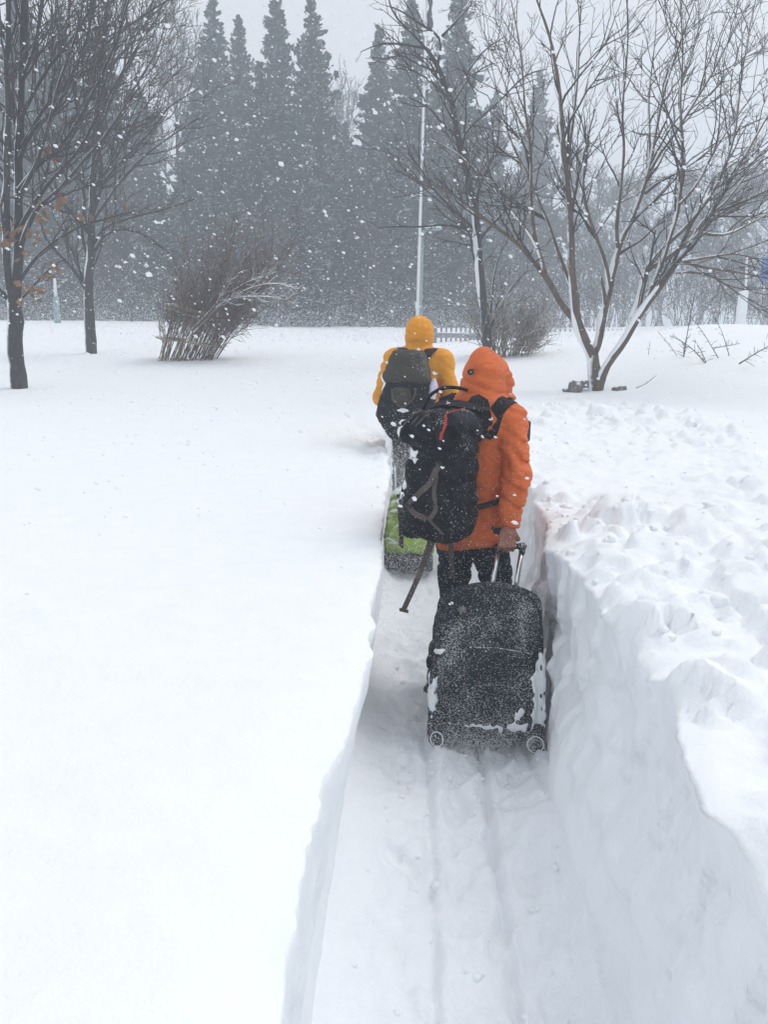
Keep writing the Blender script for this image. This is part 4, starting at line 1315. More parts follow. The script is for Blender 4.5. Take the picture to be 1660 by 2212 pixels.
def hand_sdf(w, palm, spread, curl_dir, down, side=1, fist=True):
    """a hand at wrist w: palm points along `down`, fingers side by side along `spread`, curled towards curl_dir"""
    w, down, spread, curl = [np.asarray(a, float)/ (1 if k == 0 else np.linalg.norm(a)) for k, a in enumerate((w, down, spread, curl_dir))]
    pc = w+down*.050
    lens = [(.040, .026, .020), (.044, .029, .022), (.041, .027, .021), (.033, .021, .018)]
    segs = []
    for k in range(4):
        o = spread*(.030-.0205*k)
        b = w+down*(.084-.004*abs(k-1.2))+o
        a1 = b+(down*.62+curl*.78)*lens[k][0]
        a2 = a1+(curl*.55-down*.85)*lens[k][1]
        a3 = a2+(-curl*.75-down*.65)*lens[k][2]
        segs.append((b, a1, .0105, .0100)); segs.append((a1, a2, .0100, .0090)); segs.append((a2, a3, .0090, .0078))
    tb = w+down*.030+spread*.032*side
    t1 = tb+(down*.55+spread*.45*side+curl*.55)*.042
    t2 = t1+(down*.25-spread*.25*side+curl*.75)*.032
    def f(P):
        a = w+down*.015
        d = cap(P, w-down*.06, a, .027, .026)
        for k in range(4):
            o = spread*(.030-.0205*k)
            d = smin(d, cap(P, w+down*.012+o*.6, w+down*.080+o, .0150, .0125), .012)
        for a, b, r0, r1 in segs:
            d = smin(d, cap(P, a, b, r0, r1), .004)
        d = smin(d, cap(P, w+down*.012+spread*.018*side, tb, .018, .015), .012)
        d = smin(d, cap(P, tb, t1, .0145, .012), .006)
        d = smin(d, cap(P, t1, t2, .012, .009), .004)
        return d
    return f, w

def merge_meshes(name, meshes, smooth=True):
    V, Q, n = [], [], 0
    for me in meshes:                       # surface-net meshes hold quads only
        v = np.empty(len(me.vertices)*3, np.float32); me.vertices.foreach_get('co', v)
        q = np.empty(len(me.loops), np.int32); me.loops.foreach_get('vertex_index', q)
        V.append(v.reshape(-1, 3)); Q.append(q.reshape(-1, 4)+n)
        n += len(me.vertices)
    return new_mesh(name, np.concatenate(V), np.concatenate(Q), smooth)

A = lambda *v: np.array(v, float)

def boots(person, J, mat):
    for s in 'RL':
        an = J['an'+s]
        f = lambda P: smin(smin(cap(P, an+A(0, 0, .10), an+A(0, 0, -.02), .060, .055), cap(P, an+A(0, -.02, -.055), an+A(0, .15, -.065), .050, .045, 1, 1, .8), .04),
                           rbox(P, an+A(0, .06, -.095), (.048, .145, .016), .012), .01)
        link('boot', sdf_mesh('boot', f, an+A(-.1, -.14, -.13), an+A(.1, .26, .2), .012), mat, person)

def trousers_mesh(J, seed, fat=1.0, hem=.16):
    def f(P):
        d = cap(P, J['pelvis']+A(0, 0, .02), J['pelvis']+A(0, 0, -.04), .128, .126, 1, .74, 1)
        for s in 'RL':
            d = smin(d, cap(P, J['hip'+s], J['kn'+s], .095*fat, .074*fat), .03)
            d = smin(d, cap(P, J['kn'+s], J['an'+s]+A(0, 0, .02), .074*fat, .066*fat), .015)
        d = d+wrinkle(P, seed, .007, (5, 5, 16), .3)
        return smax(d, -(P[..., 2]-min(J['anR'][2], J['anL'][2])+.01), .01)
    allp = np.array([J[k] for k in J if k[:2] in ('hi', 'kn', 'an', 'pe')])
    return sdf_mesh('trousers', f, allp.min(0)-.18, allp.max(0)+.22, .0105)

# ---------------- the nearer walker, in orange
OX, OY, OZ, OYAW = 0.415, 3.90, 0.01, R(35)
c35, s35 = math.cos(OYAW), math.sin(OYAW)
def o_local(w):
    dx, dy = w[0]-OX, w[1]-OY
    return A(dx*c35-dy*s35, dx*s35+dy*c35, w[2]-OZ)
HAND_W = at(1097, 1183, 3.675)
J = dict(head=A(.015, .085, 1.525), neck=A(.0, .055, 1.41), chest=A(0, .035, 1.22), pelvis=A(0, 0, .86),
         shR=A(.180, .035, 1.355), shL=A(-.180, .045, 1.355), hipR=A(.085, 0, .82), hipL=A(-.085, 0, .82),
         knR=A(.105, .14, .47), anR=A(.11, .02, .13), knL=A(-.09, .03, .45), anL=A(-.085, -.10, .11),
         elL=A(-.26, .06, 1.08), wrL=A(-.20, .26, .98))
hl = o_local(HAND_W)
J['wrR'] = hl+A(-.012, .02, .085)
J['elR'] = 0.5*(J['shR']+J['wrR'])+A(.045, -.035, .0)

bm_ = body_mesh('body', J)
# right hand closed round the grip of the suitcase, left hand at the chest strap
fR, w = hand_sdf(J['wrR'], None, A(c35, s35, 0), A(-s35, c35, -.05), A(.06, -.12, -1), side=1)
hR = sdf_mesh('hand', fR, w-A(.12, .12, .17), w+A(.12, .12, .09), .0034)
fL, w = hand_sdf(J['wrL'], None, A(0, 0, 1), A(1, .1, 0), A(.55, .75, .1), side=1)
hL = sdf_mesh('hand', fL, w-A(.17, .1, .15), w+A(.2, .2, .15), .0045)
me = merge_meshes('person_body', [bm_, hR, hL])
me.materials.append(M['skin'])
person_o = link('person', me, None)
tag(person_o, 'person in an orange hooded jacket pulling the black suitcase along the trench', 'person', 'walkers in the trench')
place(person_o, OX, OY, OZ, OYAW)

def jacket_o(P):
    z = P[..., 2]
    d = cap(P, A(0, .03, 1.26), A(0, -.005, .80), .172, .180, 1, .80, 1)
    d = smin(d, cap(P, J['shL']+A(.03, 0, -.015), J['shR']+A(-.03, 0, -.015), .068, .068), .07)
    d = smin(d, cap(P, A(0, .05, 1.35), A(.0, .06, 1.47), .125, .088), .06)
    # hood
    P0 = P
    k_ = 1+.20*sstep(1.50, 1.68, z)
    P = np.stack([P[..., 0]*k_, P[..., 1], P[..., 2]], -1)
    h = ell(P, A(.006, .060, 1.545), (.088, .108, .130))
    h = smin(h, ell(P, A(.012, .085, 1.490), (.100, .112, .125)), .05)
    h = smin(h, cap(P, A(.02, .150, 1.575), A(.030, .165, 1.445), .034, .062, 1.6, .8, 1), .06)      # brim and cheeks
    h = smin(h, ell(P, A(.01, .045, 1.43), (.108, .115, .075)), .035)
    h = h+wrinkle(P, 3, .0065, (3, 3, 11), .7)*sstep(1.68, 1.52, z)+.007*np.exp(-((z-1.462+.05*P[..., 0])/.012)**2)-.006*np.exp(-((z-1.435)/.018)**2)
    h = smax(h, -ell(P, A(.018, .27, 1.535), (.075, .15, .098)), .015)
    P = P0
    d = smin(d, h, .030)
    for s in 'RL':
        a = smin(cap(P, J['sh'+s], J['el'+s], .068, .061), cap(P, J['el'+s], J['wr'+s]+(J['wr'+s]-J['el'+s])*(-.02), .061, .046), .012)
        wr = wrinkle(P, 9 if s == 'R' else 14, .0100, (5, 5, 11), 1.2)
        low = np.exp(-((np.linalg.norm(P-J['el'+s], axis=-1))/.17)**2)
        a = a+wr*(.45+.9*low)
        cuff = np.linalg.norm(P-J['wr'+s], axis=-1)
        a = a-.006*np.exp(-((cuff-.035)/.018)**2)
        ax = (J['wr'+s]-J['el'+s]); ax = ax/np.linalg.norm(ax)      # open sleeve end
        a = smax(a, (P-J['wr'+s])@ax+.012, .006)
        d = smin(d, a, .018)
    d = d+wrinkle(P, 21, .0085, (4, 4, 6), .8)*sstep(1.46, 1.38, z)
    hem = z-(.735+.05*P[..., 0]+.02*np.sin(P[..., 0]*9))
    d = smax(d, -hem, .012)
    d = d-.004*np.exp(-((hem-.012)/.012)**2)
    return d
lo = np.minimum(np.min([J[k] for k in ('wrR', 'wrL', 'elL', 'elR')], 0), A(-.25, -.25, .66))-.06
hi = np.maximum(np.max([J[k] for k in ('wrR', 'wrL', 'elL', 'elR')], 0), A(.25, .30, 1.70))+.07
link('jacket', sdf_mesh('jacket', jacket_o, lo, hi, .0066), M['orange'], person_o)
link('trousers', trousers_mesh(J, 31), M['jeans'], person_o)
boots(person_o, J, M['boot'])
# cord toggle at the back of the hood
tg = A(.006, .060, 1.555)+A(-.004, -.115, .008)
def tf(P):
    d = cap(P, tg+A(0, -.004, 0), tg+A(0, .010, 0), .013, .013, 1, 1, 1.1)
    return smin(d, cap(P, tg+A(.01, -.006, .0), tg+A(.026, -.004, -.006), .005, .004), .004)
link('toggle', sdf_mesh('toggle', tf, tg-.05, tg+.05, .0035), M['rubber'], person_o)

# ---------------- the farther walker, in yellow
YX, YY, YZ, YYAW = 0.245, 6.50, 0.11, R(10)
K = dict(head=A(0, .05, 1.575), neck=A(0, .02, 1.46), chest=A(0, .01, 1.26), pelvis=A(0, 0, .88),
         shR=A(.195, 0, 1.395), shL=A(-.195, 0, 1.395), hipR=A(.09, 0, .84), hipL=A(-.09, 0, .84),
         knR=A(.09, .10, .47), anR=A(.09, .02, .13), knL=A(-.10, .0, .46), anL=A(-.10, -.10, .11),
         elR=A(.268, -.03, 1.11), wrR=A(.19, .10, .93), elL=A(-.268, -.07, 1.11), wrL=A(-.10, -.20, .90))
me_b = body_mesh('body', K)
f1, w1 = hand_sdf(K['wrR'], None, A(0, 1, .2), A(-1, .1, 0), A(-.3, .5, -.7), side=1)
f2, w2 = hand_sdf(K['wrL'], None, A(1, 0, 0), A(0, 1, 0), A(.05, -.2, -1), side=1)
me = merge_meshes('person_body', [me_b, sdf_mesh('h', f1, w1-.2, w1+.2, .007), sdf_mesh('h', f2, w2-.2, w2+.2, .007)])
me.materials.append(M['skin'])
person_y = link('person', me)
tag(person_y, 'person in a yellow hooded jacket walking ahead with a dark backpack', 'person', 'walkers in the trench')
place(person_y, YX, YY, YZ, YYAW)
def jacket_y(P):
    z = P[..., 2]
    d = cap(P, A(0, .01, 1.30), A(0, 0, .86), .185, .185, 1, .80, 1)
    d = smin(d, cap(P, K['shL']+A(.03, 0, 0), K['shR']+A(-.03, 0, 0), .078, .078), .09)
    d = smin(d, cap(P, A(0, .02, 1.41), A(0, .03, 1.50), .098, .086), .04)
    h = ell(P, A(0, .045, 1.605), (.108, .128, .122))
    h = smin(h, ell(P, A(0, .05, 1.535), (.104, .118, .10)), .04)
    h = smin(h, cap(P, A(0, .16, 1.64), A(0, .17, 1.50), .04, .05, 1.9, .7, 1), .05)
    h = h+.0055*np.exp(-((z-1.505-.02*np.cos(P[..., 0]*16))/.009)**2)+.005*np.exp(-((z-1.475)/.008)**2)+wrinkle(P, 5, .003, (4, 4, 12), .6)
    h = smax(h, -ell(P, A(0, .23, 1.58), (.075, .14, .095)), .015)
    d = smin(d, h, .02)
    for s in 'RL':
        a = smin(cap(P, K['sh'+s], K['el'+s], .079, .070), cap(P, K['el'+s], K['wr'+s], .070, .052), .015)
        a = a+wrinkle(P, 19 if s == 'R' else 24, .0042, (4, 4, 8), 1.2)
        ax = (K['wr'+s]-K['el'+s]); ax = ax/np.linalg.norm(ax)
        a = smax(a, (P-K['wr'+s])@ax+.01, .006)
        d = smin(d, a, .03)
    d = d+wrinkle(P, 29, .008, (4, 4, 7), .7)*sstep(1.50, 1.42, z)
    return smax(d, -(z-.80), .012)
lo = np.minimum(np.min([K[k] for k in ('wrR', 'wrL', 'elL', 'elR')], 0), A(-.3, -.25, .74))-.09
hi = np.maximum(np.max([K[k] for k in ('wrR', 'wrL', 'elL', 'elR')], 0), A(.3, .26, 1.74))+.09
link('jacket', sdf_mesh('jacket', jacket_y, lo, hi, .009), M['yellow'], person_y)
link('trousers', trousers_mesh(K, 33, 1.08), M['grey_trousers'], person_y)
boots(person_y, K, M['boot'])
M['zip_snow'] = dusted_mat('snowy_zip', (0.10, 0.11, 0.12), 0.8, 0.8, 160)
# ------------------------------------------------------------------ the big black backpack on the orange walker
# local frame = the walker's: +Y is the way he faces, the pack hangs behind him (-Y)
pack = empty('backpack')
place(pack, OX, OY, OZ, OYAW)
tag(pack, 'large black backpack with grey webbing and red piping worn by the orange-jacketed person', 'backpack', 'backpacks worn by the walkers')
BY = -.285                                   # centre depth of the main bag
def pk_main(P):
    z = P[..., 2]
    w = .132+.026*sstep(1.15, .95, z)-.012*sstep(.92, .86, z)
    q = P-A(-.010, BY, 0)-np.stack([.02+.09*(z-1.12), 0*z, 0*z], -1)      # hangs a little askew
    q = np.stack([q[..., 0]*(.145/w), q[..., 1], q[..., 2]], -1)
    d = rbox(q, A(0, 0, 1.075), (.145, .112, .250), .055)
    d = smin(d, ell(P, A(-.015, BY-.045, .975), (.155, .120, .105)), .04)          # bulging bottom
    d = smin(d, rbox(P, A(-.015, BY-.09, 1.085), (.098, .050, .115), .035), .02)   # front pocket
    d = d+wrinkle(P, 41, .009, (7, 7, 9), .9)
    d = d+.008*np.exp(-((z-.985-.02*np.sin(P[..., 0]*14))/.008)**2)
    return d
bag = link('main_bag', sdf_mesh('main_bag', pk_main, A(-.24, -.52, .80), A(.22, -.10, 1.38), .0085), M['black_pack'], pack)
def pk_lid(P):
    w = 1+.25*sstep(1.33, 1.43, P[..., 2])
    Q = np.stack([(P[..., 0]-.022)*w, P[..., 1], P[..., 2]], -1)
    d = rbox(Q, A(-.006, BY-.005, 1.320), (.138, .125, .085), .052)
    d = smin(d, rbox(P, A(-.02, BY-.115, 1.305), (.118, .030, .050), .022), .02)
    return d+wrinkle(P, 47, .012, (9, 9, 12), .9)
link('lid', sdf_mesh('lid', pk_lid, A(-.24, -.50, 1.21), A(.20, -.10, 1.46), .0085), M['black_pack'], pack)
back = lambda x, z, out=0: A(x, BY-.148-out, z)
Bn = A(0, -1, 0)
def on_pack(x, z, f=None, off=.003):
    """march from behind onto the pack's own surface"""
    y = np.linspace(-.52, -.12, 320)
    P = np.stack([np.full_like(y, x), y, np.full_like(y, z)], -1)
    d = np.minimum(pk_main(P), pk_lid(P))
    k = np.argmax(d < 0)
    return A(x, (y[k] if d[k] < 0 else -.2)-off, z)
def strap_on(name, pts, width, mat, label=None, n=30):
    P = [on_pack(*p) for p in pts]
    dense = []
    for (x0, z0), (x1, z1) in zip(pts[:-1], pts[1:]):
        for t_ in np.linspace(0, 1, 7)[:-1]:
            dense.append(on_pack(x0+(x1-x0)*t_, z0+(z1-z0)*t_))
    dense.append(P[-1])
    return ribbon(name, pack, mat, dense, width, Bn, .004, max(n, len(dense)), label)
# grey webbing: the forked compression strap and its tails
strap_on('webbing_strap', [(.070, 1.185), (.030, 1.10), (-.045, 1.035), (-.062, 1.00), (-.040, .975), (.030, .95)], .026, M['grey_web'], 'grey webbing strap looped across the pack')
strap_on('webbing_strap', [(.066, 1.175), (.050, 1.09), (.062, .985), (.035, .945)], .020, M['grey_web'])
strap_on('webbing_strap', [(.035, .950), (.085, .885)], .013, M['grey_web'])
strap_on('webbing_strap', [(-.100, 1.02), (-.118, .955)], .012, M['grey_web'])
strap_on('webbing_strap', [(-.150, 1.05), (-.152, .96)], .012, M['grey_web'])
strap_on('webbing_strap', [(-.02, .95), (.0, .90), (.03, .86)], .012, M['pack_smooth'])
strap_on('webbing_strap', [(.085, 1.30), (.080, 1.235), (.070, 1.19)], .018, M['pack_smooth'])
strap_on('webbing_strap', [(-.105, 1.30), (-.115, 1.24), (-.120, 1.16), (-.13, 1.04)], .018, M['pack_smooth'])
for x in (-.085, -.055, -.025):     # cord lacing on the lid
    strap_on('lid_cord', [(x-.02, 1.345), (x+.015, 1.405)], .006, M['grey_web'], None, 10)
o = strap_on('red_piping', [(.062, 1.412), (.082, 1.385), (.092, 1.34), (.086, 1.295)], .013, M['red'], 'red zip piping on the lid')
strap_on('red_tab', [(-.138, 1.10), (-.138, 1.075)], .010, M['red'], None, 8)
# buckles
for (x, z) in ((.068, 1.19), (-.115, 1.235), (-.055, 1.0)):
    p = on_pack(x, z)
    link('buckle', box_mesh('buckle', p+A(0, -.004, 0), (.017, .006, .013), .004), M['rubber'], pack)
# shoulder straps: over the shoulder, down the chest, back under the arm
def top_of(x, y, f=None, off=.008):
    z = np.linspace(1.50, 1.05, 300)
    P = np.stack([np.full_like(z, x), np.full_like(z, y), z], -1)
    d = smin(cap(P, A(0, .03, 1.26), A(0, -.005, .80), .172, .180, 1, .80, 1), cap(P, J['shL']+A(.03, 0, -.015), J['shR']+A(-.03, 0, -.015), .068, .068), .07)
    for q in 'RL':
        d = smin(d, cap(P, J['sh'+q], J['el'+q], .068, .061), .018)
    k = np.argmax(d < 0)
    return A(x, y, min(z[k], 1.445)+off)
def over_shoulder(s):
    path = [(.085, -.110), (.115, -.075), (.140, -.03), (.155, .015), (.158, .06)]
    pts = [A(s*.045, -.185, 1.365), A(s*.065, -.160, 1.395)]+[top_of(s*x, y, off=.026) for x, y in path]
    pts += [A(s*.150, .125, 1.34), A(s*.140, .180, 1.22), A(s*.15, .175, 1.10), A(s*.20, .05, 1.01), A(s*.20, -.09, .99), A(s*.085, -.235, .955)]
    nor = [A(0, -.7, .7), A(0, -.6, .8), A(s*.05, -.5, .85), A(s*.2, -.3, .9), A(s*.3, -.1, 1), A(s*.4, .1, 1), A(s*.3, .5, .8), A(0, 1, .3), A(0, 1, 0), A(s*.5, .9, 0), A(s*1, 0, 0), A(s*1, -.2, 0), A(s*.6, -.8, 0)]
    w = [.060, .064, .068, .070, .070, .068, .066, .06, .055, .035, .026, .024, .022]
    ribbon('shoulder_strap', pack, M['pack_smooth'], pts, w, nor, .014, 52)
for s in (-1, 1):
    over_shoulder(s)
ribbon('back_harness', pack, M['pack_smooth'], [A(-.15, -.195, 1.385), A(-.07, -.185, 1.425), A(.02, -.18, 1.425), A(.10, -.175, 1.415), A(.15, -.135, 1.405)], [.05, .06, .06, .055, .04], A(0, -.35, .94), .012, 20)
# loop of webbing standing up behind the neck (haul handle)
tb = Tubes(); tb.add(resample([A(-.16, -.20, 1.39), A(-.15, -.16, 1.455), A(-.10, -.12, 1.492), A(-.03, -.085, 1.490), A(.0, -.07, 1.478)], 16), np.full(16, .009), 6)
link('haul_loop', tb.mesh('haul_loop'), M['pack_smooth'], pack)
# chest pouch at the right strap
link('pouch', box_mesh('pouch', A(.178, .165, 1.285), (.028, .022, .050), .008), M['pack_smooth'], pack)
link('strap_knob', box_mesh('strap_knob', top_of(.158, .05, off=.022), (.012, .014, .010), .004), M['rubber'], pack)
# hip belt and its hanging end
ribbon('hip_belt', pack, M['pack_smooth'], [A(-.03, -.205, .865), A(-.14, -.175, .865), A(-.215, -.08, .86), A(-.225, .03, .855), A(-.15, .15, .85)], [.085, .095, .09, .06, .04], [A(0, -1, 0), A(-.5, -.85, 0), A(-1, -.3, 0), A(-1, .3, 0), A(-.3, 1, 0)], .014, 28)
pa = o_local(at(932, 1172, 3.62)); pb = o_local(at(915, 1220, 3.60)); pc = o_local(at(893, 1272, 3.56)); pd = o_local(at(873, 1316, 3.53))
ribbon('belt_tail', pack, M['grey_web'], [pa+A(.01, 0, .04), pa, pb, pc, pd], [.060, .040, .027, .025, .024], A(0, -1, .15), .004, 30, 'loose grey belt end hanging free')
link('belt_tab', box_mesh('belt_tab', pd+A(0, 0, -.006), (.024, .004, .008), .003), M['grey_web'], pack)
p1, p2 = o_local(at(975, 1160, 3.62)), o_local(at(979, 1250, 3.72))
ribbon('belt_tail', pack, M['grey_web'], [p1, 0.5*(p1+p2)+A(0, -.008, 0), p2], .026, A(0, -1, 0), .004, 14)
tb = Tubes()
for q in ([(-.165, .93), (-.17, .885), (-.135, .842), (-.10, .835)],):
    tb.add(resample([A(x, BY-.06, z) for x, z in q], 14), np.full(14, .007), 6)
link('gear_loop', tb.mesh('gear_loop'), M['rubber'], pack)
link('cord_ball', sdf_mesh('cord_ball', lambda P: np.linalg.norm(P-A(-.185, BY-.03, .945), axis=-1)-.011, A(-.21, BY-.06, .92), A(-.16, BY, .97), .004), M['rubber'], pack)
# snow packed on the windward edges
def crust(P):
    d = np.minimum(pk_main(P), pk_lid(P))-.006
    band = np.minimum(np.abs(P[..., 0]+.145+.02*vnoise(P[..., 2]*14, 0, 0, 7))-.024, 9)
    top = np.maximum(np.abs(P[..., 2]-1.235+.25*(P[..., 0]+.12))-.028, np.abs(P[..., 0]+.10)-.055)
    e = np.minimum(np.maximum(band, -(P[..., 1]-BY+.02)*0-.1), top)
    hole = .030*fbm(P[..., 0]*16, P[..., 1]*16, P[..., 2]*11, 3, 13)+.022*vnoise(P[..., 0]*60, P[..., 1]*60, P[..., 2]*60, 15)+.008
    return np.maximum(d+.008*fbm(P[..., 0]*30, P[..., 1]*30, P[..., 2]*30, 2, 3), e+hole)
ob = link('snow_crust', sdf_mesh('snow_crust', crust, A(-.26, -.50, .98), A(.02, -.20, 1.46), .0085), M['snow_clump'], pack); ob['kind'] = 'stuff'

# ------------------------------------------------------------------ backpack of the yellow walker
pack2 = empty('backpack')
place(pack2, YX, YY, YZ, R(12))
tag(pack2, 'black and olive backpack with a pale bottle worn by the yellow-jacketed person', 'backpack', 'backpacks worn by the walkers')
CY = -.27
def p2_lid(P):
    w = 1+0.40*sstep(1.26, 1.47, P[..., 2])
    Q = np.stack([P[..., 0]*w, P[..., 1], P[..., 2]], -1)
    d = rbox(Q, A(-.035, CY, 1.345), (.180, .120, .130), .075)
    return d+wrinkle(P, 51, .006, (6, 6, 10), .6)
def p2_body(P):
    z = P[..., 2]
    w = .178+.028*sstep(1.2, 1.02, z)-.085*sstep(1.0, .84, z)
    q = np.stack([(P[..., 0]+.035+.05*(1.2-z))*(.16/w), P[..., 1]-CY, z-1.045], -1)
    d = rbox(q, A(0, 0, 0), (.16, .125, .235), .085)
    d = smin(d, rbox(P, A(-.03, CY-.10, 1.10), (.085, .05, .10), .04), .03)
    return d+wrinkle(P, 53, .008, (6, 6, 10), .9)
link('lid', sdf_mesh('lid', p2_lid, A(-.31, -.44, 1.17), A(.22, -.10, 1.52), .011), M['olive'], pack2)
link('main_bag', sdf_mesh('main_bag', p2_body, A(-.31, -.48, .74), A(.24, -.09, 1.30), .011), M['black_pack'], pack2)
link('front_pocket', sdf_mesh('front_pocket', lambda P: smax(rbox(P, A(-.045, CY-.125, 1.135), (.075, .042, .075), .035), -(P[..., 2]-1.07-.5*np.abs(P[..., 0]+.03)), .01)+wrinkle(P, 55, .004), A(-.15, -.5, 1.0), A(.09, -.30, 1.25), .010), M['olive'], pack2)
for s in (-1, 1):
    ribbon('shoulder_strap', pack2, M['pack_smooth'], [A(s*.07, -.16, 1.40), A(s*.10, -.09, 1.470), A(s*.125, .0, 1.480), A(s*.135, .09, 1.44), A(s*.14, .15, 1.33), A(s*.16, .14, 1.15), A(s*.2, 0, 1.02), A(s*.15, -.15, .98)],
           [.07, .075, .075, .07, .065, .05, .03, .028], [A(0, -.6, .8), A(0, -.3, .95), A(0, 0, 1), A(0, .5, .8), A(0, 1, .2), A(s*.4, .9, 0), A(s, 0, 0), A(s*.5, -.8, 0)], .016, 36)
link('bottle', sdf_mesh('bottle', lambda P: smin(cap(P, A(.155, CY-.035, 1.10), A(.172, CY-.03, 1.215), .030, .030), cap(P, A(.172, CY-.03, 1.22), A(.176, CY-.03, 1.262), .022, .016), .02), A(.09, -.37, 1.02), A(.24, -.23, 1.31), .008), M['bottle'], pack2)
link('side_pocket', sdf_mesh('side_pocket', lambda P: rbox(P, A(.150, CY-.03, 1.055), (.045, .055, .075), .03)+wrinkle(P, 57, .004), A(.08, -.40, .95), A(.23, -.2, 1.16), .010), M['black_pack'], pack2)
def p2_snow(P):
    d = np.minimum(p2_body(P), p2_lid(P))-.006
    e = np.minimum(np.linalg.norm((P-A(-.20, CY-.05, 1.235))/A(1, 1, 1.8), axis=-1)-.040,
                   np.linalg.norm((P-A(-.02, CY-.16, 1.045))/A(1.9, 1, .8), axis=-1)-.026)
    return np.maximum(d, e+.012*fbm(P[..., 0]*20, P[..., 1]*20, P[..., 2]*20, 2, 3))
ob = link('snow_crust', sdf_mesh('snow_crust', p2_snow, A(-.30, -.50, .95), A(.1, -.2, 1.36), .010), M['snow_clump'], pack2); ob['kind'] = 'stuff'
tb = Tubes(); tb.add(resample([A(-.115, CY-.155, 1.20), A(-.10, CY-.17, 1.12), A(-.03, CY-.19, 1.06), A(.05, CY-.17, 1.13), A(.065, CY-.155, 1.21)], 18), np.full(18, .006), 5)
link('pocket_piping', tb.mesh('pocket_piping'), M['grey_web'], pack2)

# ------------------------------------------------------------------ black suitcase
# local frame: X across, Z along its height from the wheels up, +Y away from the camera
sc_b, sc_t = at(1050, 1606, 3.25), at(1060, 1262, 3.47)
case = empty('suitcase')
zax = sc_t-sc_b; SL = np.linalg.norm(zax); zax /= SL
xax = A(math.cos(R(-5)), math.sin(R(-5)), 0.02); xax -= (xax@zax)*zax; xax /= np.linalg.norm(xax)
yax = np.cross(zax, xax)
MW = Matrix(((xax[0], yax[0], zax[0], sc_b[0]), (xax[1], yax[1], zax[1], sc_b[1]), (xax[2], yax[2], zax[2], sc_b[2]), (0, 0, 0, 1)))
case.matrix_world = MW
tag(case, 'large black wheeled suitcase dusted with snow, towed upright along the trench', 'suitcase')
HW, HT = .245, .115
def cs_body(P):
    x, y, z = P[..., 0], P[..., 1], P[..., 2]
    dome = SL+.012-.055*(x/HW)**2-.012*np.abs(x/HW)+.006*(x/HW)
    w = HW-.012*sstep(.15, SL, z)+.006*np.sin(z*9)
    qx, qz = np.abs(x)-(w-.055), np.maximum(z-(dome-.055), .06-z)
    d2 = np.sqrt(np.maximum(qx, 0)**2+np.maximum(qz, 0)**2)+np.minimum(np.maximum(qx, qz), 0)-.055
    d = smax(d2, np.abs(y-HT)-HT, .035)
    bulge = ell(P, A(0, .02, .30), (.19, .055, .27))
    d = smin(d, bulge, .035)
    # front pockets
    p = rbox(P, A(.0, .0, .245), (.205, .030, .155), .028)
    p = smax(p, z-(.385+.02*np.cos(x*9)), .01)
    d = smin(d, p, .012)
    p = rbox(P, A(.02, -.008, .150), (.175, .032, .100), .026)
    p = smax(p, z-(.232+.018*np.cos((x-.03)*11)), .01)
    d = smin(d, p, .010)
    return d+wrinkle(P, 61, .0035, (7, 7, 9), .6)
link('body', sdf_mesh('body', cs_body, A(-.30, -.09, -.03), A(.30, .28, SL+.06), .0080), M['suitcase'], case)
# edge piping round the front face, zip lines
def outline(inset, n=60):
    out = []
    w = HW-.008-inset
    pts = [(-w, .10), (-w+.004, .35), (-w+.012, SL-.10), (-w+.05, SL-.045), (-.10, SL-.012), (0, SL-.002), (.10, SL-.006), (w-.05, SL-.038), (w-.012, SL-.10), (w-.004, .35), (w, .10)]
    return pts
def case_front(x, z, off=.002):
    y = np.linspace(-.10, .20, 200)
    P = np.stack([np.full_like(y, x), y, np.full_like(y, z)], -1)
    d = cs_body(P); k = np.argmax(d < 0)
    return A(x, (y[k] if d[k] < 0 else .03)-off, z)
tb = Tubes()
pl = resample([case_front(x*.965, z-.012, 0) for x, z in outline(0)], 60)
tb.add(pl, np.full(60, .0065), 6)
link('piping', tb.mesh('piping'), M['rubber'], case)
tb = Tubes()
tb.add(resample([case_front(x, .386+.02*math.cos(x*9), -.001) for x in np.linspace(-.06, .19, 14)], 24), np.full(24, .0035), 5)
link('pocket_zip', tb.mesh('pocket_zip'), M['zip_snow'], case)
tb = Tubes()
tb.add(resample([case_front(x, .234+.018*math.cos((x-.03)*11), -.001) for x in np.linspace(-.02, .17, 14)], 24), np.full(24, .0035), 5)
link('pocket_zip', tb.mesh('pocket_zip'), M['zip_snow'], case)
bp = case_front(-.118, SL-.115)
link('badge', sdf_mesh('badge', lambda P: ell(P, bp, (.020, .006, .015)), bp-.03, bp+.03, .003), M['badge'], case)
# bottom rail, wheel housings and wheels
link('base_rail', sdf_mesh('base_rail', lambda P: smin(rbox(P, A(0, .12, .045), (.22, .11, .035), .02), rbox(P, A(.0, .0, .035), (.12, .03, .045), .02), .02), A(-.27, -.07, -.04), A(.27, .27, .12), .009), M['rubber'], case)
def wheel(x, y, z, r, wd):
    a = np.linspace(0, 2*math.pi, 25)[:-1]
    prof = [(0.0, wd*.9), (r*.35, wd*.9), (r*.40, wd*.6), (r*.66, wd*.6), (r*.70, wd), (r*.94, wd), (r, wd*.55), (r, -wd*.55), (r*.94, -wd), (r*.2, -wd)]
    V = np.array([[(c*math.cos(t_), h, c*math.sin(t_)) for t_ in a] for c, h in prof])
    n = len(a)
    F = [[k*n+j, k*n+(j+1) % n, (k+1)*n+(j+1) % n, (k+1)*n+j] for k in range(len(prof)-1) for j in range(n)]
    return V.reshape(-1, 3), np.array(F)
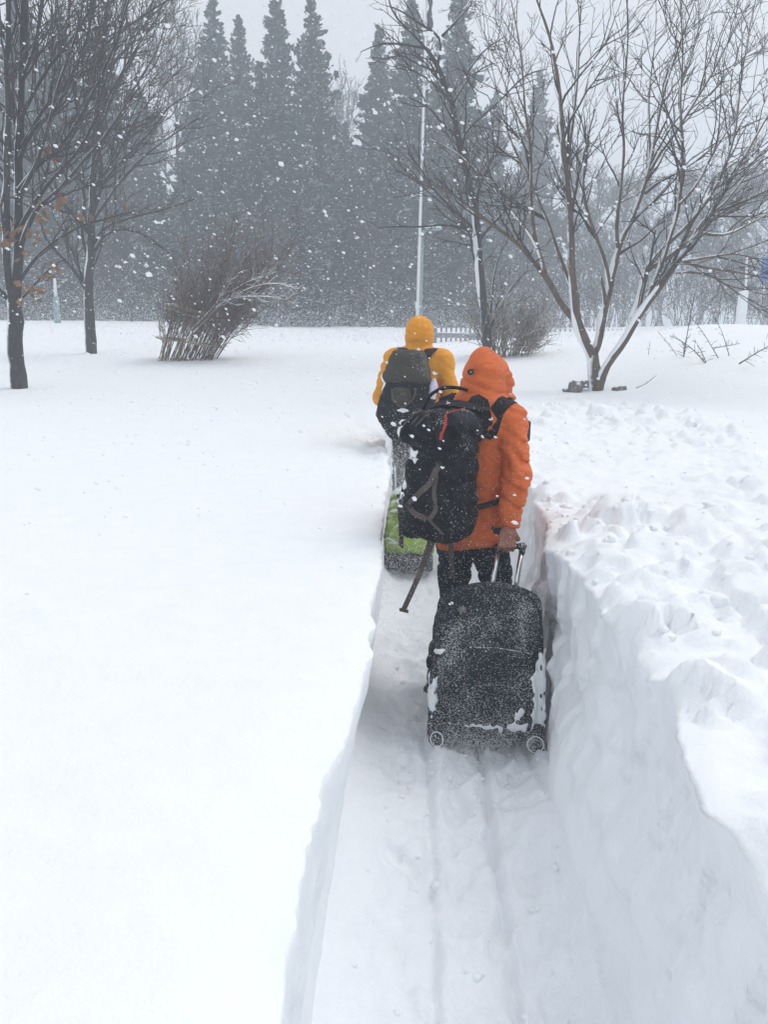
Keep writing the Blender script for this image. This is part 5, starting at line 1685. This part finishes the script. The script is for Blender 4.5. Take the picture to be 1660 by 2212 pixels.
for x, yaw, r in ((-.208, .5, .038), (.205, .12, .042)):
    V, F = wheel(0, 0, 0, r, .019)
    ca, sa = math.cos(yaw), math.sin(yaw)
    V = np.stack([V[:, 0]*ca-V[:, 1]*-sa, -V[:, 0]*sa-V[:, 1]*ca, V[:, 2]], 1)+A(x, -.030, .014)
    w_ = link('wheel', new_mesh('wheel', V, F), M['rubber'], case)
    tb = Tubes()
    tt = np.linspace(0, 2*math.pi, 22)
    ring = np.stack([r*.80*np.cos(tt)*ca, -r*.80*np.cos(tt)*sa-.050, r*.80*np.sin(tt)], 1)+A(x, 0, .014)
    tb.add(ring, np.full(22, .0026), 5, cap=False)
    link('tyre_snow', tb.mesh('tyre_snow'), M['snow_clump'], w_)
    c_ = A(x, .035, .045)
    link('wheel_housing', sdf_mesh('wheel_housing', lambda P: smax(rbox(P, c_, (.045, .055, .055), .03), -(np.linalg.norm((P-A(x, -.022, .0)), axis=-1)-.048), .01), c_-.10, c_+.10, .008), M['rubber'], case)
# trolley handle: two steel rods and a black grip, in the walker's hand
inv = MW.inverted()
hw = np.array(inv @ Vector(at(1103, 1181, 3.712)))
r1b, r2b = A(.005, .205, SL-.10), A(.112, .205, SL-.10)
dirn = A(0, 0, 1.0)
for rb, top in ((r1b, A(hw[0]-.055, hw[1]+.008, hw[2]-.012)), (r2b, A(hw[0]+.053, hw[1]+.0, hw[2]-.012))):
    tb = Tubes(); tb.add(np.stack([rb, 0.5*(rb+top), top]), [.0115, .0115, .0115], 14)
    link('handle_rod', tb.mesh('handle_rod'), M['steel'], case)
ga, gb = A(hw[0]-.062, hw[1]+.008, hw[2]), A(hw[0]+.062, hw[1]+.0, hw[2]+.004)
def grip(P):
    d = cap(P, ga, gb, .0135, .0135)
    d = smin(d, cap(P, gb+A(-.006, 0, .004), gb+A(-.008, 0, -.030), .0150, .0145), .006)
    d = smin(d, cap(P, ga+A(.006, 0, .0), ga+A(.007, 0, -.030), .0150, .0145), .006)
    return d-.0012*np.sin(P[..., 2]*700)
link('grip', sdf_mesh('grip', grip, np.minimum(ga, gb)-.06, np.maximum(ga, gb)+.04, .0045), M['rubber'], case)
# snow plastered on the lower flanks
def cs_snow(P):
    x, y, z = P[..., 0], P[..., 1], P[..., 2]
    d = cs_body(P)-.007
    r_ = np.maximum(np.abs(x-.226-.012*vnoise(z*9, 1, 0, 4))-(.012+.055*np.clip(.42-z, 0, .36)), np.abs(z-.235)-.165)
    l_ = np.maximum(np.abs(x+.230)-.014, np.abs(z-.165)-.105)
    c_ = np.linalg.norm((P-A(.140, -.03, .135))/A(.8, 1, 1.25), axis=-1)-.020
    t_ = np.linalg.norm((P-A(-.205, .0, .375))/A(1.3, 1, .5), axis=-1)-.022
    u_ = np.linalg.norm((P-A(-.20, .01, .505))/A(1.1, 1, .8), axis=-1)-.006
    g_ = np.maximum(np.abs(z-.075)-.014, np.abs(x)-.17)+.008
    e = np.minimum.reduce([r_, l_, c_, t_, u_, g_])+.034*(fbm(x*17, y*17, z*11, 4, 13)+.05)+.016*vnoise(x*70, y*70, z*60, 15)
    return np.maximum(d+.006*fbm(x*34, y*34, z*34, 2, 5), e)
ob = link('snow_crust', sdf_mesh('snow_crust', cs_snow, A(-.30, -.10, .0), A(.30, .20, .62), .0075), M['snow_clump'], case); ob['kind'] = 'stuff'

# ------------------------------------------------------------------ green wheeled bag dragged by the yellow walker
gb0, gb1 = at(884, 1222, 5.50), at(880, 1048, 5.78)
gbag = empty('wheeled_bag')
zax = gb1-gb0; GL = np.linalg.norm(zax); zax /= GL
xax = A(1, -.06, 0); xax -= (xax@zax)*zax; xax /= np.linalg.norm(xax); yax = np.cross(zax, xax)
GM = Matrix(((xax[0], yax[0], zax[0], gb0[0]), (xax[1], yax[1], zax[1], gb0[1]), (xax[2], yax[2], zax[2], gb0[2]), (0, 0, 0, 1)))
gbag.matrix_world = GM
tag(gbag, 'snow-covered green wheeled travel bag dragged behind the yellow-jacketed person', 'travel bag')
def gb_body(P):
    x, y, z = P[..., 0], P[..., 1], P[..., 2]
    w = .175-.065*sstep(.25, GL, z)
    Q = np.stack([x*(.165/w), y, z], -1)
    d = rbox(Q, A(0, .09, GL*.5+.03), (.165, .125, GL*.5-.02), .095)
    d = smin(d, rbox(P, A(.03, -.03, .22), (.115, .05, .15), .04), .03)
    d = d+.008*np.exp(-((z-.40-.03*x)/.010)**2)+.006*np.exp(-((x+.05)/.008)**2)*(z < .42)
    return d+wrinkle(P, 71, .010, (6, 6, 10), .8)
link('body', sdf_mesh('body', gb_body, A(-.25, -.15, -.03), A(.25, .28, GL+.08), .0105), M['green'], gbag)
link('base', sdf_mesh('base', lambda P: smin(rbox(P, A(0, .08, .035), (.165, .12, .045), .025), cap(P, A(-.15, -.055, .05), A(.15, -.055, .02), .016, .018), .02)+wrinkle(P, 73, .004), A(-.22, -.12, -.04), A(.22, .25, .13), .010), M['rubber'], gbag)
for x in (-.125, .125):
    V, F = wheel(0, 0, 0, .034, .016)
    V = np.stack([V[:, 0], -V[:, 1], V[:, 2]], 1)+A(x, -.02, .0)
    link('wheel', new_mesh('wheel', V, F), M['rubber'], gbag)
tb = Tubes()
hy = np.array(GM.inverted() @ (person_y.matrix_basis @ Vector(K['wrL']+A(0, -.02, -.085))))
for dx in (-.05, .05):
    tb2 = Tubes(); tb2.add(np.stack([A(dx-.03, .17, GL-.08), A(hy[0]+dx, hy[1], hy[2])]), [.009, .009], 10)
    link('handle_rod', tb2.mesh('handle_rod'), M['steel'], gbag)
tb.add(np.stack([A(hy[0]-.06, hy[1], hy[2]), A(hy[0]+.06, hy[1], hy[2])]), [.013, .013], 10)
link('grip', tb.mesh('grip'), M['rubber'], gbag)
ribbon('carry_strap', gbag, M['pack_smooth'], [A(-.06, -.045, .50), A(-.05, -.10, .36), A(-.045, -.105, .2), A(-.05, -.06, .08)], .03, A(0, -1, 0), .005, 18)
# ------------------------------------------------------------------ flagpole, lamps, fences, signs, stones
def pole_part(parent, name, a, b, r0, r1, mat, sides=10):
    tb = Tubes(); tb.add(np.stack([a, 0.5*(np.asarray(a)+np.asarray(b)), b]), [r0, .5*(r0+r1), r1], sides)
    return link(name, tb.mesh(name), mat, parent)
DP = 22.0
pb, pt = at(901, 712, DP), at(923, -25, DP)
fp_ = empty('flagpole', tuple(pb)); tag(fp_, 'tall thin white flagpole rising behind the yellow hood', 'flagpole')
pole_part(fp_, 'pole', A_(0, 0, -.4), pt-pb, .040, .030, M['pole'])
tb = Tubes()
fl0, fl1 = at(921, 62, DP)-pb, at(923, -30, DP)-pb
zz = np.linspace(0, 1, 16)
tb.add(fl0+(fl1-fl0)*zz[:, None]+A_(.085, 0, 0)+np.stack([.012*np.sin(zz*14), 0*zz, 0*zz], 1), .06+.018*np.sin(zz*9)+.01*np.sin(zz*23), 8)
link('furled_flag', tb.mesh('furled_flag'), M['flag'], fp_)
link('cleat', box_mesh('cleat', (at(901, 690, DP)-pb)+A_(0, -.05, .35), (.05, .03, .08), .01), M['pole'], fp_)

def street_lamp(px, base_y, top_y, d, label, arm=1):
    b, t_ = at(px, base_y, d), at(px, top_y, d)
    b[2] -= .2
    H = t_[2]-b[2]
    root = empty('street_lamp', tuple(b)); tag(root, label, 'street lamp', 'street lamps at the edge of the field')
    pole_part(root, 'post', A_(0, 0, 0), A_(0, 0, H), .060, .045, M['teal'])
    pole_part(root, 'base', A_(0, 0, 0), A_(0, 0, .55), .10, .085, M['teal'])
    tb = Tubes(); tb.add(resample([A_(0, 0, H-.02), A_(arm*.05, 0, H+.06), A_(arm*.16, 0, H+.10)], 8), np.full(8, .03), 8)
    link('arm', tb.mesh('arm'), M['teal'], root)
    c = A_(arm*.36, 0, H+.14)
    link('lamp_head', sdf_mesh('lamp_head', lambda P: smax(ell(P, c, (.27, .13, .085)), -(P[..., 2]-c[2]+.045), .02), c-.32, c+.32, .02), M['teal'], root)
    link('snow_cap', sdf_mesh('snow_cap', lambda P: smax(ell(P, c+A_(-arm*.03, 0, .05), (.26, .12, .085)), -(P[..., 2]-c[2]-.012), .015), c-.34, c+.34, .02), M['snow_clump'], root)
street_lamp(908, 712, 505, 27.0, 'teal-grey street lamp with a snow-capped head right of the flagpole')
# post half hidden behind the left trees
b, t_ = at(124, 694, 26), at(121, 600, 26)
b[2] -= .2
root = empty('marker_post', tuple(b)); tag(root, 'pale post with a white tip between the two left trunks', 'post')
pole_part(root, 'post', A_(0, 0, 0), (t_-b)*A_(0, 0, .62), .10, .09, M['teal'])
pole_part(root, 'tip', (t_-b)*A_(0, 0, .60), (t_-b)*A_(0, 0, 1), .055, .035, M['pole'])

def fence(x0, x1, y_top, y_bot, d0, d1, n, rails, label, rail_h=.05, picket_r=.022, post=None):
    a, b = at(x0, y_bot, d0), at(x1, y_bot+(0 if post is None else 3), d1)
    root = empty('fence', tuple(a)); tag(root, label, 'fence', 'low fences across the snow')
    ta, tb_ = at(x0, y_top, d0), at(x1, y_top+1.5, d1)
    pk = None
    for k in range(n):
        f = k/(n-1)
        p0, p1 = a+(b-a)*f-A_(0, 0, .35), ta+(tb_-ta)*f
        h = (p1-p0)[2]
        if pk is None:
            pk = box_mesh('picket', (0, 0, .5), (picket_r, picket_r, .5), 0); pk.materials.append(M['fence'])
        o = link('picket', pk, None, root); o.location = p0-a; o.scale = (1, 1, h)
    for fr in rails:
        q0, q1 = a+(ta-a)*fr, b+(tb_-b)*fr
        dv = q1-q0; L = np.linalg.norm(dv)
        o = link('rail', box_mesh('rail', (L/2, 0, 0), (L/2, .03, rail_h), 0), M['fence'], root)
        o.location = q0-a+A_(0, -.055, 0)
        o.rotation_euler = (0, -math.asin(dv[2]/L), math.atan2(dv[1], dv[0]))
        o = link('rail_snow', box_mesh('rail_snow', (L/2, 0, rail_h+.012), (L/2, .035, .010), .006), M['snow_clump'], root)
        o.location = q0-a+A_(0, -.055, 0)
        o.rotation_euler = (0, -math.asin(dv[2]/L), math.atan2(dv[1], dv[0]))
    if post is not None:
        o = link('post', box_mesh('post', (0, 0, .5), (.10, .10, .55), .02), M['fence'], root); o.location = at(post, y_bot, d0)-a-A_(0, 0, .40)
fence(931, 1062, 706, 737, 19.0, 21.5, 14, (.42,), 'grey picket fence with one thick rail between the yellow hood and the slim tree', .055, .020, 934)
fence(1154, 1352, 710, 726, 26.0, 29.0, 20, (.30,), 'faint distant picket fence seen through the fork of the tree', .02, .026)

# sign and white pillar at the right
b = at(1600, 704, 24); b[2] -= .3
root = empty('white_pillar', tuple(b)); tag(root, 'snow-plastered white pillar with a thin pole at the right edge of the field', 'pillar')
link('pillar', sdf_mesh('pillar', lambda P: rbox(P, A_(0, 0, .62), (.115, .115, .64), .04)+.02*vnoise(P[..., 0]*5, P[..., 1]*5, P[..., 2]*4, 3), A_(-.2, -.2, -.1), A_(.2, .2, 1.35), .025), M['snow_clump'], root)
pole_part(root, 'pole', A_(.12, 0, .3), at(1615, 556, 24)-b, .035, .03, M['pole'])
b = at(1662, 700, 26); b[2] -= .3
root = empty('road_sign', tuple(b)); tag(root, 'blue road sign panel cut by the right edge of the photo', 'sign')
c = at(1672, 583, 26)-b
link('panel', box_mesh('panel', c, (.36, .02, .36), .008), M['blue'], root)
pole_part(root, 'post', A_(c[0]+.1, .05, 0), A_(c[0]+.1, .05, c[2]+.36), .035, .035, M['pole'])

# stones round the foot of the forked tree
def stone(px, py, d, s, seed, label):
    p = at(px, py, d)
    r = np.random.default_rng(seed)
    f = lambda P: rbox(P, A_(0, 0, 0), A_(*s), min(s)*.35)+.022*vnoise(P[..., 0]*14, P[..., 1]*14, P[..., 2]*14, seed)
    m = max(s)+.05
    o = link('stone', sdf_mesh('stone', f, A_(-m, -m, -m), A_(m, m, m), .014), M['stone'])
    o.location = p; o.rotation_euler = (r.uniform(-.2, .2), r.uniform(-.2, .2), r.uniform(-.6, .6))
    tag(o, label, 'stone', 'edging stones at the foot of the forked tree')
stone(1245, 838, 10.1, (.075, .06, .065), 1, 'snow-dusted edging stone farthest left of the forked trunk')
stone(1262, 830, 10.3, (.085, .06, .045), 2, 'edging stone tucked against the left side of the forked trunk')
stone(1338, 842, 10.2, (.06, .05, .035), 3, 'small edging stone right of the forked trunk')
stone(1222, 843, 10.1, (.02, .03, .012), 4, 'tiny flat stone chip left of the edging stones')
# low twig stub showing over the left crest
stems([[(421, 700), (422, 692), (421, 688)]], 24, 'short dark stub poking over the left snow crest', 720, .03, .05, 2)
# ------------------------------------------------------------------ falling and blowing snow
OCT = np.array([[1, 0, 0], [-1, 0, 0], [0, 1, 0], [0, -1, 0], [0, 0, 1], [0, 0, -1]], float)
OCF = np.array([[0, 2, 4], [2, 1, 4], [1, 3, 4], [3, 0, 4], [2, 0, 5], [1, 2, 5], [3, 1, 5], [0, 3, 5]])
TET = np.array([[1, 1, 1], [-1, -1, 1], [-1, 1, -1], [1, -1, -1]], float)*.75
TEF = np.array([[0, 1, 2], [0, 3, 1], [0, 2, 3], [1, 3, 2]])
def flakes(name, C, S, base, faces, seed, stretch=1.0, axis=None):
    r = np.random.default_rng(seed)
    n = len(C)
    q = r.normal(0, 1, (n, 4)); q /= np.linalg.norm(q, axis=1)[:, None]
    w_, x, y, z = q.T
    Rm = np.stack([np.stack([1-2*(y*y+z*z), 2*(x*y-z*w_), 2*(x*z+y*w_)], -1), np.stack([2*(x*y+z*w_), 1-2*(x*x+z*z), 2*(y*z-x*w_)], -1), np.stack([2*(x*z-y*w_), 2*(y*z+x*w_), 1-2*(x*x+y*y)], -1)], -2)
    B = base[None]*(1+r.uniform(-.35, .35, (n, len(base), 1)))
    V = np.einsum('nij,nkj->nki', Rm, B)*S[:, None, None]
    if axis is not None:
        ax = np.asarray(axis, float)/np.linalg.norm(axis)
        V = V+(V@ax)[..., None]*ax*(np.asarray(stretch)-1)
    V = V+C[:, None, :]
    F = faces[None]+np.arange(n)[:, None, None]*len(base)
    return new_mesh(name, V.reshape(-1, 3), F.reshape(-1, 3), smooth=True)
fr_ = np.random.default_rng(99)
WINDV = (1.0, 0.1, -.42)
def fill(n, y0, y1, spread, zlo=-.2, up=.62):
    y = (y0**3+(y1**3-y0**3)*fr_.random(n))**(1/3)
    x = fr_.uniform(-1, 1, n)*(spread*y+.5)
    z = 1.8+fr_.uniform(-1, 1, n)*0+fr_.uniform(-.95, up, n)*y
    C = np.stack([x, y, z], 1)
    g = np.array(G(x, y))
    return C[(z > g+.05+.12*(y < 11)) & (z < 22)]
import bmesh
_b = bmesh.new(); bmesh.ops.create_icosphere(_b, subdivisions=1, radius=1.0)
ICO = np.array([v.co for v in _b.verts]); ICF = np.array([[v.index for v in f.verts] for f in _b.faces]); _b.free()
C1 = fill(4600, 1.9, 5.5, .75)
S1 = .0027*np.exp(np.abs(fr_.normal(0, .45, len(C1))))*np.minimum(1, C1[:, 1]/3.2)
Cb = fill(260, 1.9, 3.4, .60)
C1 = np.concatenate([C1, Cb]); S1 = np.concatenate([S1, fr_.uniform(.0030, .0052, len(Cb))])
o = link('falling_snow', flakes('falling_snow', C1, S1, ICO, ICF, 4, 1.6, WINDV), M['flake'])
tag(o, 'snowflakes driving past close to the camera on the wind', 'snow', kind='stuff')
C2 = fill(17000, 5.5, 14, .75, up=.60)
S2 = .0042*np.exp(np.abs(fr_.normal(0, .42, len(C2))))
C3 = fill(32000, 14, 31, .62, up=.52)
S3 = .0062*np.exp(np.abs(fr_.normal(0, .40, len(C3))))
o = link('falling_snow', flakes('falling_snow', C2, S2, OCT, OCF, 5, 1.5, WINDV), M['flake'])
tag(o, 'snowflakes filling the air between the walkers and the trees', 'snow', kind='stuff')
o = link('falling_snow', flakes('falling_snow', C3, S3, TET*1.25, TEF, 6, 1.4, WINDV), M['flake'])
tag(o, 'distant snowflakes veiling the wood', 'snow', kind='stuff')
# larger clumps of flakes drifting past the lens
big, bs = [], []
for x, y, d in [(600, 388, 2.6), (772, 513, 2.8), (535, 268, 3.2), (253, 575, 2.6), (316, 575, 2.6), (270, 566, 2.7), (110, 228, 2.8), (305, 132, 3.0), (1527, 675, 2.4), (1500, 497, 3.0), (1120, 575, 3.4), (1036, 560, 3.6), (1062, 905, 2.6), (1042, 943, 2.4), (727, 428, 3.0), (1622, 508, 2.2), (955, 1010, 3.0), (350, 480, 3.0), (640, 285, 3.2), (430, 415, 3.1), (66, 195, 3.0), (880, 1370, 2.6), (975, 1305, 2.4), (1210, 515, 3.0), (890, 425, 3.2), (970, 870, 3.2), (250, 800, 3)]:
    c = at(x, y, d); s0 = fr_.uniform(.0019, .0036)
    for q in range(int(fr_.integers(4, 8))):
        big.append(c+fr_.normal(0, 1, 3)*s0*A_(1.3, .8, .8)); bs.append(s0*fr_.uniform(.5, 1.0))
o = link('drifting_flakes', flakes('drifting_flakes', np.array(big), np.array(bs), ICO, ICF, 8, 1.4, WINDV), M['flake'])
tag(o, 'larger clumped snowflakes drifting near the camera', 'snow', kind='stuff')
# spindrift: fine grains whipped along the trench and the surface
def cloud(n, c, s, size, seed):
    r = np.random.default_rng(seed)
    return r.normal(0, 1, (n, 3))*np.asarray(s)+np.asarray(c), size*np.exp(r.normal(0, .35, n))
parts_ = [cloud(17000, at(1050, 1650, 3.14)+A_(0, 0, .05), (.17, .09, .060), .0011, 1),
          cloud(9000, at(1010, 1570, 3.18), (.20, .08, .10), .0010, 2),
          cloud(6000, (.45, 3.30, .45), (.22, .16, .25), .0010, 3),
          cloud(26000, (.22, 6.0, .60), (.22, .22, .20), .0018, 4),
          cloud(7000, (.10, 5.25, .22), (.22, .25, .12), .0016, 5),
          cloud(5000, (.15, 4.3, .25), (.25, .4, .15), .0013, 6),
          cloud(5000, (.72, 3.9, .45), (.06, .3, .25), .0012, 7),
          cloud(4000, (.35, 3.62, .9), (.25, .12, .3), .0010, 8)]
Cc = np.concatenate([p[0] for p in parts_]); Ss = np.concatenate([p[1] for p in parts_])
k_ = Cc[:, 2] > .02
o = link('spindrift', flakes('spindrift', Cc[k_], Ss[k_], TET, TEF, 9), M['flake'])
tag(o, 'fine powder snow whirling round the suitcase and boots', 'snow', kind='stuff')
# low drifting powder over the far field
n = 60000
y = fr_.uniform(17, 34, n); x = fr_.uniform(-1, 1, n)*(.56*y+1)
z = np.array(G(x, y))+np.abs(fr_.exponential(.95, n))*(.6+.4*vnoise(x*.3, y*.1, 0, 8))
o = link('blowing_powder', flakes('blowing_powder', np.stack([x, y, z], 1), .0074*np.exp(fr_.normal(0, .3, n)), TET, TEF, 10), M['flake'])
tag(o, 'powder snow blowing low across the far field', 'snow', kind='stuff')
# ------------------------------------------------------------------ haze: the air full of fine snow
hm = bpy.data.materials.new('haze_air'); hm.use_nodes = True
hn = hm.node_tree.nodes; hn.clear()
pv = hn.new('ShaderNodeVolumePrincipled')
pv.inputs['Color'].default_value = (0.85, 0.925, 1.0, 1)
pv.inputs['Density'].default_value = 0.0104
pv.inputs['Anisotropy'].default_value = 0.2
ho = hn.new('ShaderNodeOutputMaterial')
hm.node_tree.links.new(pv.outputs[0], ho.inputs['Volume'])
o = link('haze', box_mesh('haze', (0, 145, 11.0), (165, 158, 12.5)), hm)
tag(o, 'pale snowy haze hanging in the air', 'haze', kind='stuff')
